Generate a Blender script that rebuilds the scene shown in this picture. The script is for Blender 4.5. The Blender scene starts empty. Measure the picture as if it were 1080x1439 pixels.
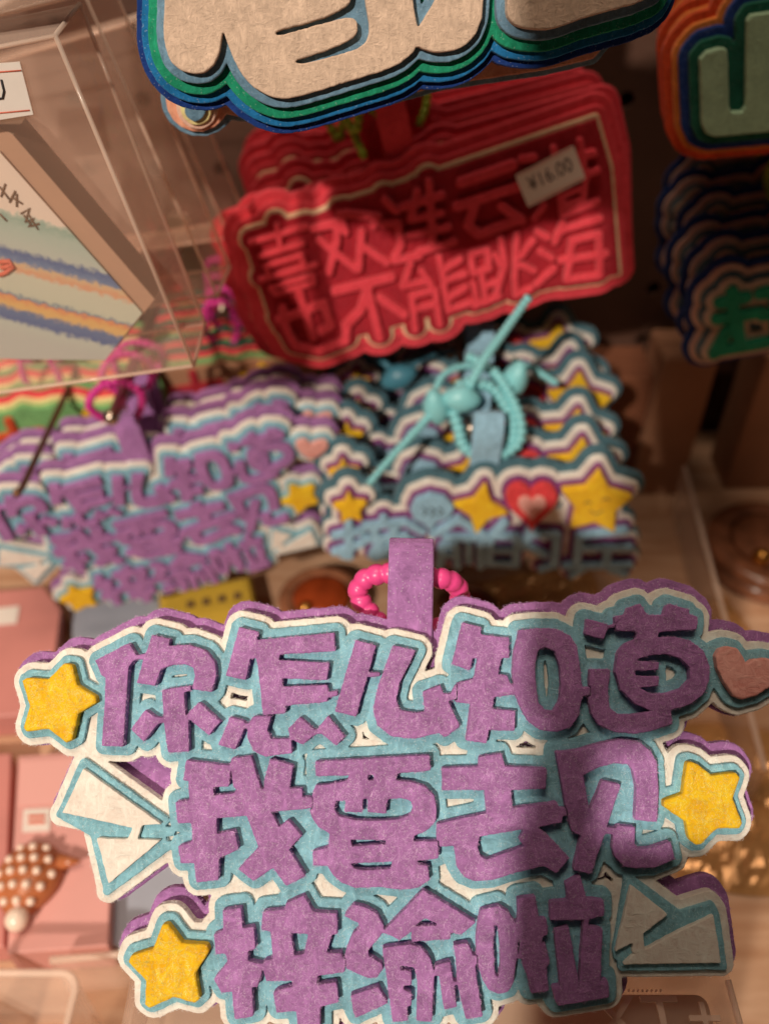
import bpy, bmesh, math, random
import numpy as np
from mathutils import Vector, Matrix
random.seed(7); rng = np.random.default_rng(7)
scene = bpy.context.scene
COL = scene.collection

# ------------------------------------------------------------------ camera
F = 1250.0                      # focal length in photo pixels (photo 1080 x 1439)
PITCH = math.radians(42)
CAM = Vector((0, 0, 0.270))
RT = Vector((1, 0, 0)); FW = Vector((0, math.cos(PITCH), -math.sin(PITCH))); UP = Vector((0, math.sin(PITCH), math.cos(PITCH)))
cam = bpy.data.cameras.new('camera'); camo = bpy.data.objects.new('camera', cam); COL.objects.link(camo)
camo.location = CAM; camo.rotation_euler = (math.radians(90) - PITCH, 0, 0)
cam.sensor_fit = 'VERTICAL'; cam.sensor_height = 36; cam.lens = 36 * F / 1439
cam.clip_start = 0.005; cam.clip_end = 20
cam.dof.use_dof = True; cam.dof.focus_distance = 0.150; cam.dof.aperture_fstop = cam.lens / 2.45
cam.dof.aperture_blades = 0
scene.camera = camo

# ------------------------------------------------------------------ light (indoor shop: one warm spot behind the photographer, dim warm room)
w = bpy.data.worlds.new('World'); scene.world = w; w.use_nodes = True
w.node_tree.nodes['Background'].inputs[0].default_value = (1.0, 0.70, 0.50, 1)
w.node_tree.nodes['Background'].inputs[1].default_value = 0.04
LDIR = (RT * 0.36 + UP * 0.06 + FW).normalized()
AIM = CAM + FW * 0.18
def lamp(name, kind, loc, aim, energy, color, size, **k):
    l = bpy.data.lights.new(name, kind); o = bpy.data.objects.new(name, l); COL.objects.link(o)
    o.location = loc; o.rotation_euler = (Vector(aim) - Vector(loc)).to_track_quat('-Z', 'Y').to_euler()
    l.energy = energy; l.color = color
    if kind == 'AREA': l.size = size
    else: l.shadow_soft_size = size
    for a, b in k.items(): setattr(l, a, b)
    return o
lamp('spot_lamp', 'SPOT', AIM - LDIR * 2.0, AIM, 168, (1.0, 0.86, 0.72), 0.034, spot_size=math.radians(50), spot_blend=0.3)
lamp('ceiling_panel_lamp', 'AREA', (-0.25, 0.0, 1.8), (-0.05, 0.05, 0.1), 15.5, (1.0, 0.78, 0.60), 0.7)
vs = scene.view_settings
vs.view_transform = 'Standard'; vs.look = 'None'; vs.exposure = -0.14; vs.gamma = 1.0; vs.use_curve_mapping = False
scene.cycles.use_denoising = True
try: scene.cycles.denoiser = 'OPENIMAGEDENOISE'
except Exception: pass
scene.cycles.max_bounces = 14; scene.cycles.transparent_max_bounces = 24; scene.cycles.transmission_bounces = 12
scene.cycles.caustics_refractive = False; scene.cycles.caustics_reflective = False

# ------------------------------------------------------------------ helpers
MM = 0.001
def ray(x, y): return RT * ((x - 540) / F) + UP * ((719.5 - y) / F) + FW
def at(x, y, D): return CAM + ray(x, y) * D
def on_z(x, y, z):
    d = ray(x, y); return CAM + d * ((z - CAM.z) / d.z)
class Frame:
    """a charm's own frame: U right, V up, N towards the viewer; coordinates in metres"""
    def __init__(s, x, y, D, tilt=0, yaw=0, roll=0):
        s.O = at(x, y, D); t, a, r = map(math.radians, (tilt, yaw, roll))
        s.N = Vector((math.sin(a) * math.cos(t), -math.cos(a) * math.cos(t), math.sin(t)))
        U = Vector((0, 0, 1)).cross(s.N).normalized(); V = s.N.cross(U)
        s.U = U * math.cos(r) + V * math.sin(r); s.V = V * math.cos(r) - U * math.sin(r)
    def un(s, x, y, z=0.0):
        d = ray(x, y); k = ((s.O + s.N * z - CAM).dot(s.N)) / d.dot(s.N); q = CAM + d * k - s.O
        return (q.dot(s.U), q.dot(s.V))
    def mat(s, dz=0.0):
        O = s.O + s.N * dz
        return Matrix(((s.U.x, s.V.x, s.N.x, O.x), (s.U.y, s.V.y, s.N.y, O.y), (s.U.z, s.V.z, s.N.z, O.z), (0, 0, 0, 1)))
def lin(c):
    return tuple(((v / 255) / 12.92 if v / 255 <= .04045 else ((v / 255 + .055) / 1.055) ** 2.4) for v in c) + (1,)

# ---- materials
MATS = {}
def newmat(name):
    m = bpy.data.materials.new(name); m.use_nodes = True; MATS[name] = m
    nt = m.node_tree; return m, nt, nt.nodes['Principled BSDF'], nt.nodes, nt.links
def felt(name, rgb, dark=0.70, spark=0.5, scale=1.0):
    m, nt, b, N, L = newmat(name)
    c = lin(rgb)
    tc = N.new('ShaderNodeTexCoord')
    # long matted fibres: stretched noise in two directions, plus mottling
    def noise(sc, stretch, rot, det=4, dist=0.0):
        mp = N.new('ShaderNodeMapping'); mp.inputs['Scale'].default_value = stretch; mp.inputs['Rotation'].default_value = (.3, .2, rot)
        n = N.new('ShaderNodeTexNoise'); n.inputs['Scale'].default_value = sc * scale; n.inputs['Detail'].default_value = det; n.inputs['Roughness'].default_value = .7; n.inputs['Distortion'].default_value = dist
        L.new(tc.outputs['Object'], mp.inputs[0]); L.new(mp.outputs[0], n.inputs[0]); return n
    n1 = noise(620, (1, .42, 1), .6, 6, .9); n2 = noise(800, (.42, 1, 1), 1.1, 6, 1.2); n3 = noise(150, (1, 1, 1), 0)
    a = N.new('ShaderNodeMath'); a.operation = 'MAXIMUM'; L.new(n1.outputs[0], a.inputs[0]); L.new(n2.outputs[0], a.inputs[1])
    a2 = N.new('ShaderNodeMath'); a2.operation = 'MULTIPLY_ADD'; L.new(n3.outputs[0], a2.inputs[0]); a2.inputs[1].default_value = .45; L.new(a.outputs[0], a2.inputs[2])
    r = N.new('ShaderNodeValToRGB'); L.new(a2.outputs[0], r.inputs[0])
    r.color_ramp.elements[0].position = .60; r.color_ramp.elements[0].color = tuple(v * dark for v in c[:3]) + (1,)
    r.color_ramp.elements[1].position = .94; r.color_ramp.elements[1].color = tuple(min(.92, v * 1.28 + .012) for v in c[:3]) + (1,)
    # glassy fibre ends: single bright flecks
    v = N.new('ShaderNodeTexVoronoi'); v.inputs['Scale'].default_value = 5200 * scale; L.new(tc.outputs['Object'], v.inputs[0])
    gt = N.new('ShaderNodeMath'); gt.operation = 'GREATER_THAN'; gt.inputs[1].default_value = .972
    sp = N.new('ShaderNodeSeparateColor'); L.new(v.outputs['Color'], sp.inputs[0]); L.new(sp.outputs[0], gt.inputs[0])
    k = N.new('ShaderNodeMath'); k.operation = 'MULTIPLY'; L.new(gt.outputs[0], k.inputs[0]); k.inputs[1].default_value = spark
    mx = N.new('ShaderNodeMix'); mx.data_type = 'RGBA'; L.new(k.outputs[0], mx.inputs[0]); L.new(r.outputs[0], mx.inputs[6])
    mx.inputs[7].default_value = tuple(.5 * x + .42 for x in c[:3]) + (1,)
    L.new(mx.outputs[2], b.inputs['Base Color'])
    b.inputs['Roughness'].default_value = .92; b.inputs['Specular IOR Level'].default_value = .25
    b.inputs['Sheen Weight'].default_value = .25; b.inputs['Sheen Roughness'].default_value = .45
    b.inputs['Sheen Tint'].default_value = tuple(.5 * x + .5 for x in c[:3]) + (1,)
    bp = N.new('ShaderNodeBump'); bp.inputs['Strength'].default_value = .8; bp.inputs['Distance'].default_value = .0005
    L.new(a2.outputs[0], bp.inputs['Height']); L.new(bp.outputs[0], b.inputs['Normal'])
    return m
def plain(name, rgb, rough=.5, metal=0.0, spec=.5, var=.0, vscale=60, bump=0.0, bscale=300, rgb2=None, stretch=(1, 1, 1)):
    m, nt, b, N, L = newmat(name); c = lin(rgb)
    b.inputs['Base Color'].default_value = c; b.inputs['Roughness'].default_value = rough; b.inputs['Metallic'].default_value = metal
    b.inputs['Specular IOR Level'].default_value = spec
    tc = N.new('ShaderNodeTexCoord'); mp = N.new('ShaderNodeMapping'); mp.inputs['Scale'].default_value = stretch; L.new(tc.outputs['Object'], mp.inputs[0])
    if var > 0 or rgb2:
        n = N.new('ShaderNodeTexNoise'); n.inputs['Scale'].default_value = vscale; n.inputs['Detail'].default_value = 5; L.new(mp.outputs[0], n.inputs[0])
        r = N.new('ShaderNodeValToRGB'); L.new(n.outputs[0], r.inputs[0])
        c2 = lin(rgb2) if rgb2 else tuple(x * (1 - var) for x in c[:3]) + (1,)
        r.color_ramp.elements[0].position = .35; r.color_ramp.elements[0].color = c2; r.color_ramp.elements[1].position = .65; r.color_ramp.elements[1].color = c
        L.new(r.outputs[0], b.inputs['Base Color'])
    if bump > 0:
        n = N.new('ShaderNodeTexNoise'); n.inputs['Scale'].default_value = bscale; n.inputs['Detail'].default_value = 4; L.new(mp.outputs[0], n.inputs[0])
        bp = N.new('ShaderNodeBump'); bp.inputs['Strength'].default_value = bump; bp.inputs['Distance'].default_value = .001; L.new(n.outputs[0], bp.inputs['Height']); L.new(bp.outputs[0], b.inputs['Normal'])
    return m
def clear(name, rgb, wav=.25, alpha=.18, rough=.04):
    """thin clear plastic sheet: mostly see-through, with gloss and a faint wavy tint"""
    m, nt, b, N, L = newmat(name)
    b.inputs['Base Color'].default_value = lin(rgb); b.inputs['Roughness'].default_value = rough; b.inputs['Specular IOR Level'].default_value = .6
    tr = N.new('ShaderNodeBsdfTransparent'); tr.inputs[0].default_value = tuple(.93 + .07 * x for x in lin(rgb)[:3]) + (1,)
    lw = N.new('ShaderNodeLayerWeight'); pw = N.new('ShaderNodeMath'); pw.operation = 'POWER'; L.new(lw.outputs['Facing'], pw.inputs[0]); pw.inputs[1].default_value = 4.0
    ad = N.new('ShaderNodeMath'); ad.operation = 'MULTIPLY_ADD'; ad.use_clamp = True; L.new(pw.outputs[0], ad.inputs[0]); ad.inputs[1].default_value = .9; ad.inputs[2].default_value = .045 + alpha
    mix = N.new('ShaderNodeMixShader'); L.new(ad.outputs[0], mix.inputs[0]); L.new(tr.outputs[0], mix.inputs[1]); L.new(b.outputs[0], mix.inputs[2])
    L.new(mix.outputs[0], N['Material Output'].inputs[0])
    tc = N.new('ShaderNodeTexCoord'); n = N.new('ShaderNodeTexNoise'); n.inputs['Scale'].default_value = 45; L.new(tc.outputs['Object'], n.inputs[0])
    bp = N.new('ShaderNodeBump'); bp.inputs['Strength'].default_value = wav; bp.inputs['Distance'].default_value = .004; L.new(n.outputs[0], bp.inputs['Height'])
    L.new(bp.outputs[0], b.inputs['Normal']); L.new(bp.outputs[0], lw.inputs['Normal'])
    return m

felt('felt_purple', (165, 113, 172), spark=.55)
felt('felt_white', (236, 222, 210), dark=.9, spark=.15)
felt('felt_teal', (132, 186, 202), spark=.5)
felt('felt_yellow', (250, 186, 22), dark=.82, spark=.3)
felt('felt_pink', (252, 166, 156), spark=.2)
felt('felt_red', (236, 66, 80), dark=.8, spark=.12)
felt('felt_red_plate', (166, 28, 44), dark=.8, spark=.12)
felt('felt_cream', (240, 200, 160), dark=.88, spark=.1)
felt('felt_blue', (150, 194, 218), spark=.2)
felt('felt_magenta', (130, 56, 122), spark=.2)
felt('felt_steel', (72, 112, 126), spark=.2)
felt('felt_scarlet', (226, 62, 66), spark=.2)
felt('felt_beige', (206, 180, 158), dark=.86, spark=.1, scale=1.7)
felt('felt_slate', (104, 140, 164), spark=.2)
felt('felt_green', (18, 142, 104), spark=.3)
felt('felt_ocean', (20, 112, 170), spark=.3)
felt('felt_navy', (10, 52, 122), spark=.3)
felt('felt_coral', (246, 160, 130), spark=.2)
felt('felt_butter', (248, 214, 150), spark=.2)
felt('felt_sage', (150, 182, 150), dark=.88, spark=.1)
felt('felt_bottle', (10, 92, 72), spark=.2)
felt('felt_tangerine', (226, 130, 56), spark=.2)
felt('felt_orange', (206, 76, 32), spark=.2)
felt('felt_blush', (246, 190, 170), spark=.2)
felt('felt_leaf', (120, 176, 110), spark=.2)
plain('chain_pink', (236, 78, 148), .35, spec=.5)
plain('chain_magenta', (214, 50, 150), .35)
plain('chain_cyan', (140, 214, 220), .38)
plain('chain_teal', (70, 130, 150), .4)
plain('chain_olive', (150, 170, 40), .4)
plain('steel_wire', (180, 165, 150), .28, metal=1.0)
plain('hook_bronze', (130, 96, 74), .35, metal=.8)
plain('pegboard', (84, 54, 40), .7, var=.25, vscale=30, bump=.2, bscale=500)
plain('backing_dark', (60, 34, 22), .9)
plain('shelf_wood', (204, 166, 136), .42, rgb2=(178, 134, 102), vscale=26, stretch=(1, 6, 1), bump=.1, bscale=200)
plain('carton_tan', (170, 122, 92), .75, var=.15, vscale=40)
plain('carton_brown', (120, 70, 44), .75, var=.2, vscale=40)
plain('card_pink', (232, 170, 162), .5, var=.08, vscale=50)
plain('card_rose', (214, 142, 134), .45, var=.1, vscale=50)
plain('card_pale_pink', (240, 180, 172), .5)
plain('card_greyblue', (170, 176, 190), .55, var=.1, vscale=60)
plain('card_yellow', (222, 184, 70), .4, var=.12, vscale=60)
plain('card_beige', (214, 184, 156), .55, var=.1, vscale=50)
plain('paper_white', (240, 230, 220), .65, var=.04, vscale=300)
plain('ink_black', (40, 34, 36), .6)
plain('ink_faded', (112, 84, 60), .6)
plain('ink_red', (222, 110, 84), .6)
plain('tin_brown', (166, 108, 78), .22, spec=.6, var=.5, vscale=120)
plain('tin_rust', (176, 74, 34), .22, spec=.6, var=.4, vscale=150)
plain('highlight_gold', (220, 160, 80), .25, metal=.9)
plain('resin_orange', (196, 118, 76), .25, var=.3, vscale=250)
plain('pearl', (250, 226, 206), .18, spec=.7)
plain('side_board', (196, 158, 132), .6, var=.08, vscale=60)
plain('phone_body', (20, 20, 24), .4)
plain('gold_foil', (226, 170, 110), .3, metal=.35, var=.35, vscale=60, bump=.3, bscale=90)
plain('thread', (70, 50, 54), .8)
clear('clear_plastic', (255, 226, 206), wav=.3, alpha=.01, rough=.04)
clear('clear_edge', (255, 232, 214), wav=.1, alpha=.42, rough=.15)
clear('clear_acrylic', (255, 236, 220), wav=.15, alpha=.05, rough=.05)
def painted_card():
    """hand-painted wave card: pale sea with crayon bands of blue, orange and ochre"""
    m, nt, b, N, L = newmat('painted_waves')
    tc = N.new('ShaderNodeTexCoord'); sx = N.new('ShaderNodeSeparateXYZ'); L.new(tc.outputs['Object'], sx.inputs[0])
    ns = N.new('ShaderNodeTexNoise'); ns.inputs['Scale'].default_value = 700; ns.inputs['Detail'].default_value = 4; L.new(tc.outputs['Object'], ns.inputs[0])
    nl = N.new('ShaderNodeTexNoise'); nl.inputs['Scale'].default_value = 40; L.new(tc.outputs['Object'], nl.inputs[0])
    # stripe coordinate: along the object's Y with wobble
    a = N.new('ShaderNodeMath'); a.operation = 'MULTIPLY_ADD'; L.new(ns.outputs[0], a.inputs[0]); a.inputs[1].default_value = .0030; L.new(sx.outputs[1], a.inputs[2])
    a2 = N.new('ShaderNodeMath'); a2.operation = 'MULTIPLY_ADD'; L.new(nl.outputs[0], a2.inputs[0]); a2.inputs[1].default_value = .0020; L.new(a.outputs[0], a2.inputs[2])
    mr = N.new('ShaderNodeMapRange'); L.new(a2.outputs[0], mr.inputs[0]); mr.inputs[1].default_value = -.0155; mr.inputs[2].default_value = .0185
    r = N.new('ShaderNodeValToRGB'); L.new(mr.outputs[0], r.inputs[0]); cr = r.color_ramp
    stops = [(0, (186, 196, 192)), (.10, (190, 204, 196)), (.13, (70, 104, 160)), (.20, (84, 118, 166)), (.235, (226, 190, 120)), (.275, (226, 180, 110)), (.30, (222, 144, 100)), (.32, (120, 148, 166)), (.345, (200, 210, 192)),
             (.48, (204, 212, 194)), (.51, (222, 166, 130)), (.55, (216, 190, 150)), (.575, (104, 136, 178)), (.63, (72, 106, 160)), (.665, (190, 204, 196)), (.80, (176, 200, 190)), (.86, (150, 184, 172)), (.885, (190, 206, 194)), (.90, (238, 224, 210)), (1, (238, 224, 210))]
    cr.elements[0].position = 0; cr.elements[0].color = lin(stops[0][1]); cr.elements[1].position = 1; cr.elements[1].color = lin(stops[-1][1])
    for p, c in stops[1:-1]:
        e = cr.elements.new(p); e.color = lin(c)
    L.new(r.outputs[0], b.inputs['Base Color']); b.inputs['Roughness'].default_value = .6
painted_card()

# ---- objects
def link(name, me, mat=None, parent=None, matrix=None):
    o = bpy.data.objects.new(name, me); COL.objects.link(o)
    if me is not None and mat: 
        if not me.materials: me.materials.append(MATS[mat])
    if parent is not None: o.parent = parent
    if matrix is not None: o.matrix_local = matrix
    return o
def tag(o, label, cat, group=None):
    o['label'] = label; o['category'] = cat
    if group: o['group'] = group
    return o
def structure(o): o['kind'] = 'structure'; return o
from mathutils.geometry import delaunay_2d_cdt
def in_loop(P, lp):
    """even-odd test of points P (n,2) against one loop"""
    A = np.asarray(lp, float); B = np.roll(A, -1, 0); k = A[:, 1] != B[:, 1]; A = A[k]; B = B[k]; res = np.zeros(len(P), bool)
    sel = np.nonzero((P[:, 0] >= A[:, 0].min()) & (P[:, 0] <= A[:, 0].max()) & (P[:, 1] >= A[:, 1].min()) & (P[:, 1] <= A[:, 1].max()))[0] if len(A) else []
    for s in range(0, len(sel), 500):
        q = sel[s:s + 500]; x = P[q, 0][:, None]; y = P[q, 1][:, None]
        c = ((A[:, 1] > y) != (B[:, 1] > y)) & (x < (B[:, 0] - A[:, 0]) * (y - A[:, 1]) / (B[:, 1] - A[:, 1]) + A[:, 0])
        res[q] = c.sum(1) % 2 == 1
    return res
def fill_mesh(name, loops, z0, z1, bev=0.0, res=2):
    """loops: closed 2D outlines (outer and holes) -> solid slab between z0 and z1 with a rounded upper rim"""
    K = 1000.0
    pts = []; cons = []; inn = []; offs = []
    for li, lp in enumerate(loops):
        A = np.asarray(lp, float); n = len(A)
        depth = sum(bool(in_loop(A[:1], o)[0]) for k, o in enumerate(loops) if k != li)
        area = np.sum(A[:, 0] * np.roll(A[:, 1], -1) - A[:, 1] * np.roll(A[:, 0], -1))
        e = np.roll(A, -1, 0) - A; e /= np.maximum(np.hypot(e[:, 0], e[:, 1]), 1e-12)[:, None]
        nr = np.stack([-e[:, 1], e[:, 0]], 1)                       # left of travel
        if (area < 0) != (depth % 2 == 1): nr = -nr                 # towards the solid
        m = nr + np.roll(nr, 1, 0); q = np.maximum(np.sum(m * m, 1), .35); m = m * (2 / q)[:, None]
        o = len(pts); offs.append((o, n)); pts += [tuple(p) for p in A]; inn += [tuple(p) for p in m]
        cons += [(o + k, o + (k + 1) % n) for k in range(n)]
    vs_, es_, fs_, ov, oe, of2 = delaunay_2d_cdt([Vector((x * K, y * K)) for x, y in pts], cons, [], 0, 1e-5)
    VP = np.array([(v.x / K, v.y / K) for v in vs_]); T = np.array([f for f in fs_ if len(f) == 3])
    cen = VP[T].mean(1); ins = np.zeros(len(T), bool)
    for lp in loops: ins ^= in_loop(cen, lp)
    T = T[ins]
    IN = np.zeros_like(VP); 
    for k, lst in enumerate(ov):
        if lst: IN[k] = inn[lst[0]]
    back = {}
    for k, lst in enumerate(ov):
        for q in lst: back[q] = k
    bev = min(bev, (z1 - z0) * .8)
    if bev > 0: prof = [(0, z0), (0, z1 - bev)] + [(bev * (1 - math.cos(t)), z1 - bev + bev * math.sin(t)) for t in [math.pi / 2 * (i + 1) / (res + 1) for i in range(res + 1)]]
    else: prof = [(0, z0), (0, z1)]
    nv = len(VP); V = []
    for ins_, z in prof: V += [(x, y, z) for x, y in (VP + IN * ins_)]
    top = (len(prof) - 1) * nv
    Fc = []
    for t in T.tolist():
        p, q, s = VP[t[0]], VP[t[1]], VP[t[2]]
        if (q[0] - p[0]) * (s[1] - p[1]) - (q[1] - p[1]) * (s[0] - p[0]) < 0: t = t[::-1]
        Fc.append((t[0] + top, t[1] + top, t[2] + top)); Fc.append((t[2], t[1], t[0]))
    for o, n in offs:
        for k in range(n):
            p, q = back.get(o + k), back.get(o + (k + 1) % n)
            if p is None or q is None or p == q: continue
            for l in range(len(prof) - 1): Fc.append((p + l * nv, q + l * nv, q + (l + 1) * nv, p + (l + 1) * nv))
    me = bpy.data.meshes.new(name); me.from_pydata(V, [], Fc); me.update()
    bm = bmesh.new(); bm.from_mesh(me)
    loose = [v for v in bm.verts if not v.link_faces]
    if loose: bmesh.ops.delete(bm, geom=loose, context='VERTS')
    bmesh.ops.recalc_face_normals(bm, faces=bm.faces); bm.to_mesh(me); bm.free()
    return me
def bm_mesh(name, bm, smooth=True):
    me = bpy.data.meshes.new(name); bm.to_mesh(me); bm.free()
    me.polygons.foreach_set('use_smooth', [smooth] * len(me.polygons)); return me
def tube(bm, pts, r, n=10, closed=False):
    pts = [Vector(p) for p in pts]; m = len(pts); rs = r if isinstance(r, (list, tuple)) else [r] * m
    rings = []; prev = None
    for i, p in enumerate(pts):
        a = pts[(i - 1) % m] if (closed or i > 0) else p; b = pts[(i + 1) % m] if (closed or i < m - 1) else p
        t = (b - a).normalized()
        if prev is None: u = t.orthogonal().normalized()
        else: u = (prev - t * prev.dot(t)).normalized()
        prev = u; v = t.cross(u)
        rings.append([bm.verts.new(p + (u * math.cos(2 * math.pi * k / n) + v * math.sin(2 * math.pi * k / n)) * rs[i]) for k in range(n)])
    for i in range(m if closed else m - 1):
        A = rings[i]; B = rings[(i + 1) % m]
        for k in range(n): bm.faces.new((A[k], A[(k + 1) % n], B[(k + 1) % n], B[k]))
    if not closed:
        bm.faces.new(rings[0][::-1]); bm.faces.new(rings[-1])
def smooth_path(ctrl, step, closed=False):
    """Catmull-Rom through the control points, resampled at equal steps"""
    P = [Vector(c) for c in ctrl]; n = len(P); out = []
    for i in range(n if closed else n - 1):
        g = (lambda k: P[k % n]) if closed else (lambda k: P[max(0, min(n - 1, k))])
        a, b, c, d = g(i - 1), g(i), g(i + 1), g(i + 2)
        for k in range(16):
            t = k / 16
            out.append(.5 * ((2 * b) + (c - a) * t + (2 * a - 5 * b + 4 * c - d) * t * t + (3 * b - a - 3 * c + d) * t ** 3))
    out.append(P[0] if closed else P[-1])
    L = [0]
    for i in range(1, len(out)): L.append(L[-1] + (out[i] - out[i - 1]).length)
    k = max(2, int(round(L[-1] / step))); res = []; j = 0
    for q in range(k + (0 if closed else 1)):
        s = L[-1] * q / k
        while j < len(L) - 2 and L[j + 1] < s: j += 1
        f = 0 if L[j + 1] == L[j] else (s - L[j]) / (L[j + 1] - L[j])
        res.append(out[j].lerp(out[j + 1], f))
    return res
def bead_chain(name, ctrl, bead, pitch, closed=False, core=.55):
    """plastic bead tie: a core cord swelling into a bead at every pitch"""
    sub = 6; path = smooth_path(ctrl, pitch / sub, closed)
    rs = [bead * (core + (1 - core) * abs(math.sin(math.pi * (i % sub + .0) / sub)) ** .6) for i in range(len(path))]
    bm = bmesh.new(); tube(bm, path, rs, 10, closed); return bm_mesh(name, bm)
def ribbon(name, prof, width, th, steps=3):
    """felt strap: profile points (v, z) swept over a width along x"""
    P = smooth_path([(0, a, b) for a, b in prof], .0012); bm = bmesh.new(); rings = []
    for i, p in enumerate(P):
        a = P[max(0, i - 1)]; b = P[min(len(P) - 1, i + 1)]; t = (b - a).normalized(); n = Vector((0, -t.z, t.y))
        e = th * .25
        sec = [(-width / 2, -th / 2 + e), (-width / 2 + e, -th / 2), (width / 2 - e, -th / 2), (width / 2, -th / 2 + e), (width / 2, th / 2 - e), (width / 2 - e, th / 2), (-width / 2 + e, th / 2), (-width / 2, th / 2 - e)]
        rings.append([bm.verts.new(Vector((x, p.y, p.z)) + n * k) for x, k in sec])
    for A, B in zip(rings, rings[1:]):
        for k in range(8): bm.faces.new((A[k], A[(k + 1) % 8], B[(k + 1) % 8], B[k]))
    bm.faces.new(rings[0][::-1]); bm.faces.new(rings[-1])
    return bm_mesh(name, bm, False)

# ---- distance fields: letters are drawn as outlines or strokes, the felt layers under them are their offsets
class Field:
    def __init__(s, x0, y0, x1, y1, h):
        s.x0, s.y0, s.h = x0, y0, h
        s.amp = .00004
        s.X, s.Y = np.meshgrid(np.arange(x0, x1, h, dtype=np.float64), np.arange(y0, y1, h, dtype=np.float64))
    def ragged(s):
        """smooth random wobble of the knife line"""
        st = max(2, int(round(.0006 / s.h))); H, W_ = s.X.shape; g = rng.normal(size=(H // st + 3, W_ // st + 3))
        yy = np.arange(H) / st; xx = np.arange(W_) / st; y0 = yy.astype(int); x0 = xx.astype(int); fy = (yy - y0)[:, None]; fx_ = (xx - x0)[None]
        A = g[np.ix_(y0, x0)]; B = g[np.ix_(y0, x0 + 1)]; C = g[np.ix_(y0 + 1, x0)]; E = g[np.ix_(y0 + 1, x0 + 1)]
        return s.amp * ((A * (1 - fx_) + B * fx_) * (1 - fy) + (C * (1 - fx_) + E * fx_) * fy)
    def poly(s, pts):
        X, Y = s.X, s.Y; n = len(pts); d = np.full(X.shape, 1e9); sg = np.ones(X.shape)
        for i in range(n):
            ax, ay = pts[i]; bx, by = pts[i - 1]
            ex, ey = bx - ax, by - ay; wx, wy = X - ax, Y - ay
            q = max(ex * ex + ey * ey, 1e-18)
            t = np.clip((wx * ex + wy * ey) / q, 0, 1)
            d = np.minimum(d, (wx - ex * t) ** 2 + (wy - ey * t) ** 2)
            c1 = Y >= ay; c2 = Y < by; c3 = ex * wy > ey * wx
            sg = np.where((c1 & c2 & c3) | (~c1 & ~c2 & ~c3), -sg, sg)
        return sg * np.sqrt(d)
    def line(s, pts, r):
        d = np.full(s.X.shape, 1e9)
        for (ax, ay), (bx, by) in zip(pts, pts[1:]):
            ex, ey = bx - ax, by - ay; wx, wy = s.X - ax, s.Y - ay; q = max(ex * ex + ey * ey, 1e-18)
            t = np.clip((wx * ex + wy * ey) / q, 0, 1)
            d = np.minimum(d, (wx - ex * t) ** 2 + (wy - ey * t) ** 2)
        return np.sqrt(d) - r
    def shift(s, D, dx, dy):
        i, j = int(round(dx / s.h)), int(round(dy / s.h))
        return np.roll(np.roll(D, i, 1), j, 0)
    def loops(s, D, level=0.0, tol=None, amin=None, smooth=1):
        """marching squares -> closed loops in metres"""
        D = D - level + s.ragged(); D = np.where(np.abs(D) < 1e-9, 1e-9, D).copy()
        D[0, :] = D[-1, :] = 1; D[:, 0] = D[:, -1] = 1
        ins = D < 0
        code = ins[:-1, :-1] * 1 + ins[:-1, 1:] * 2 + ins[1:, 1:] * 4 + ins[1:, :-1] * 8
        ys, xs = np.nonzero((code > 0) & (code < 15))
        T = {1: [(3, 0)], 2: [(0, 1)], 3: [(3, 1)], 4: [(1, 2)], 5: [(3, 2), (1, 0)], 6: [(0, 2)], 7: [(3, 2)], 8: [(2, 3)], 9: [(2, 0)], 10: [(0, 3), (2, 1)], 11: [(2, 1)], 12: [(1, 3)], 13: [(1, 0)], 14: [(0, 3)]}
        nxt = {}; pos = {}
        for y, x in zip(ys.tolist(), xs.tolist()):
            for a, b in T[int(code[y, x])]:
                ks = []
                for e in (a, b):
                    if e == 0: k = ('h', x, y); p, q = D[y, x], D[y, x + 1]
                    elif e == 2: k = ('h', x, y + 1); p, q = D[y + 1, x], D[y + 1, x + 1]
                    elif e == 3: k = ('v', x, y); p, q = D[y, x], D[y + 1, x]
                    else: k = ('v', x + 1, y); p, q = D[y, x + 1], D[y + 1, x + 1]
                    if k not in pos:
                        f = p / (p - q)
                        pos[k] = (k[1] + (f if k[0] == 'h' else 0), k[2] + (f if k[0] == 'v' else 0))
                    ks.append(k)
                nxt[ks[0]] = ks[1]
        out = []; tol = s.h * .12 if tol is None else tol; amin = (s.h * 3) ** 2 if amin is None else amin
        while nxt:
            k0 = next(iter(nxt)); lp = []; k = k0
            while k in nxt:
                lp.append(pos[k]); k = nxt.pop(k)
            if len(lp) < 6: continue
            A = np.array(lp)
            for _ in range(smooth): A = (np.roll(A, 1, 0) + 2 * A + np.roll(A, -1, 0)) / 4
            A = A * s.h + [s.x0, s.y0]
            area = abs(np.sum(A[:, 0] * np.roll(A[:, 1], -1) - A[:, 1] * np.roll(A[:, 0], -1))) / 2
            if area < amin: continue
            A = simplify(A, tol)
            if len(A) >= 4: out.append([tuple(p) for p in A])
        return out
def no_holes(loops):
    ar = [sum(p[0] * q[1] - p[1] * q[0] for p, q in zip(l, l[1:] + l[:1])) for l in loops]; m = max(ar, key=abs)
    return [l for l, v in zip(loops, ar) if v * m > 0]
def simplify(A, tol):
    n = len(A); j = int(np.argmax(np.sum((A - A[0]) ** 2, 1))); keep = {0, j}
    st = [(0, j), (j, n)]
    B = np.vstack([A, A[:1]])
    while st:
        a, b = st.pop()
        if b - a < 2: continue
        p, q = B[a], B[b]; d = q - p; L = math.hypot(*d) or 1e-12
        dist = np.abs(d[0] * (B[a + 1:b, 1] - p[1]) - d[1] * (B[a + 1:b, 0] - p[0])) / L
        k = int(np.argmax(dist))
        if dist[k] > tol: k += a + 1; keep.add(k % n); st += [(a, k), (k, b)]
    return A[sorted(keep)]
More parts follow.
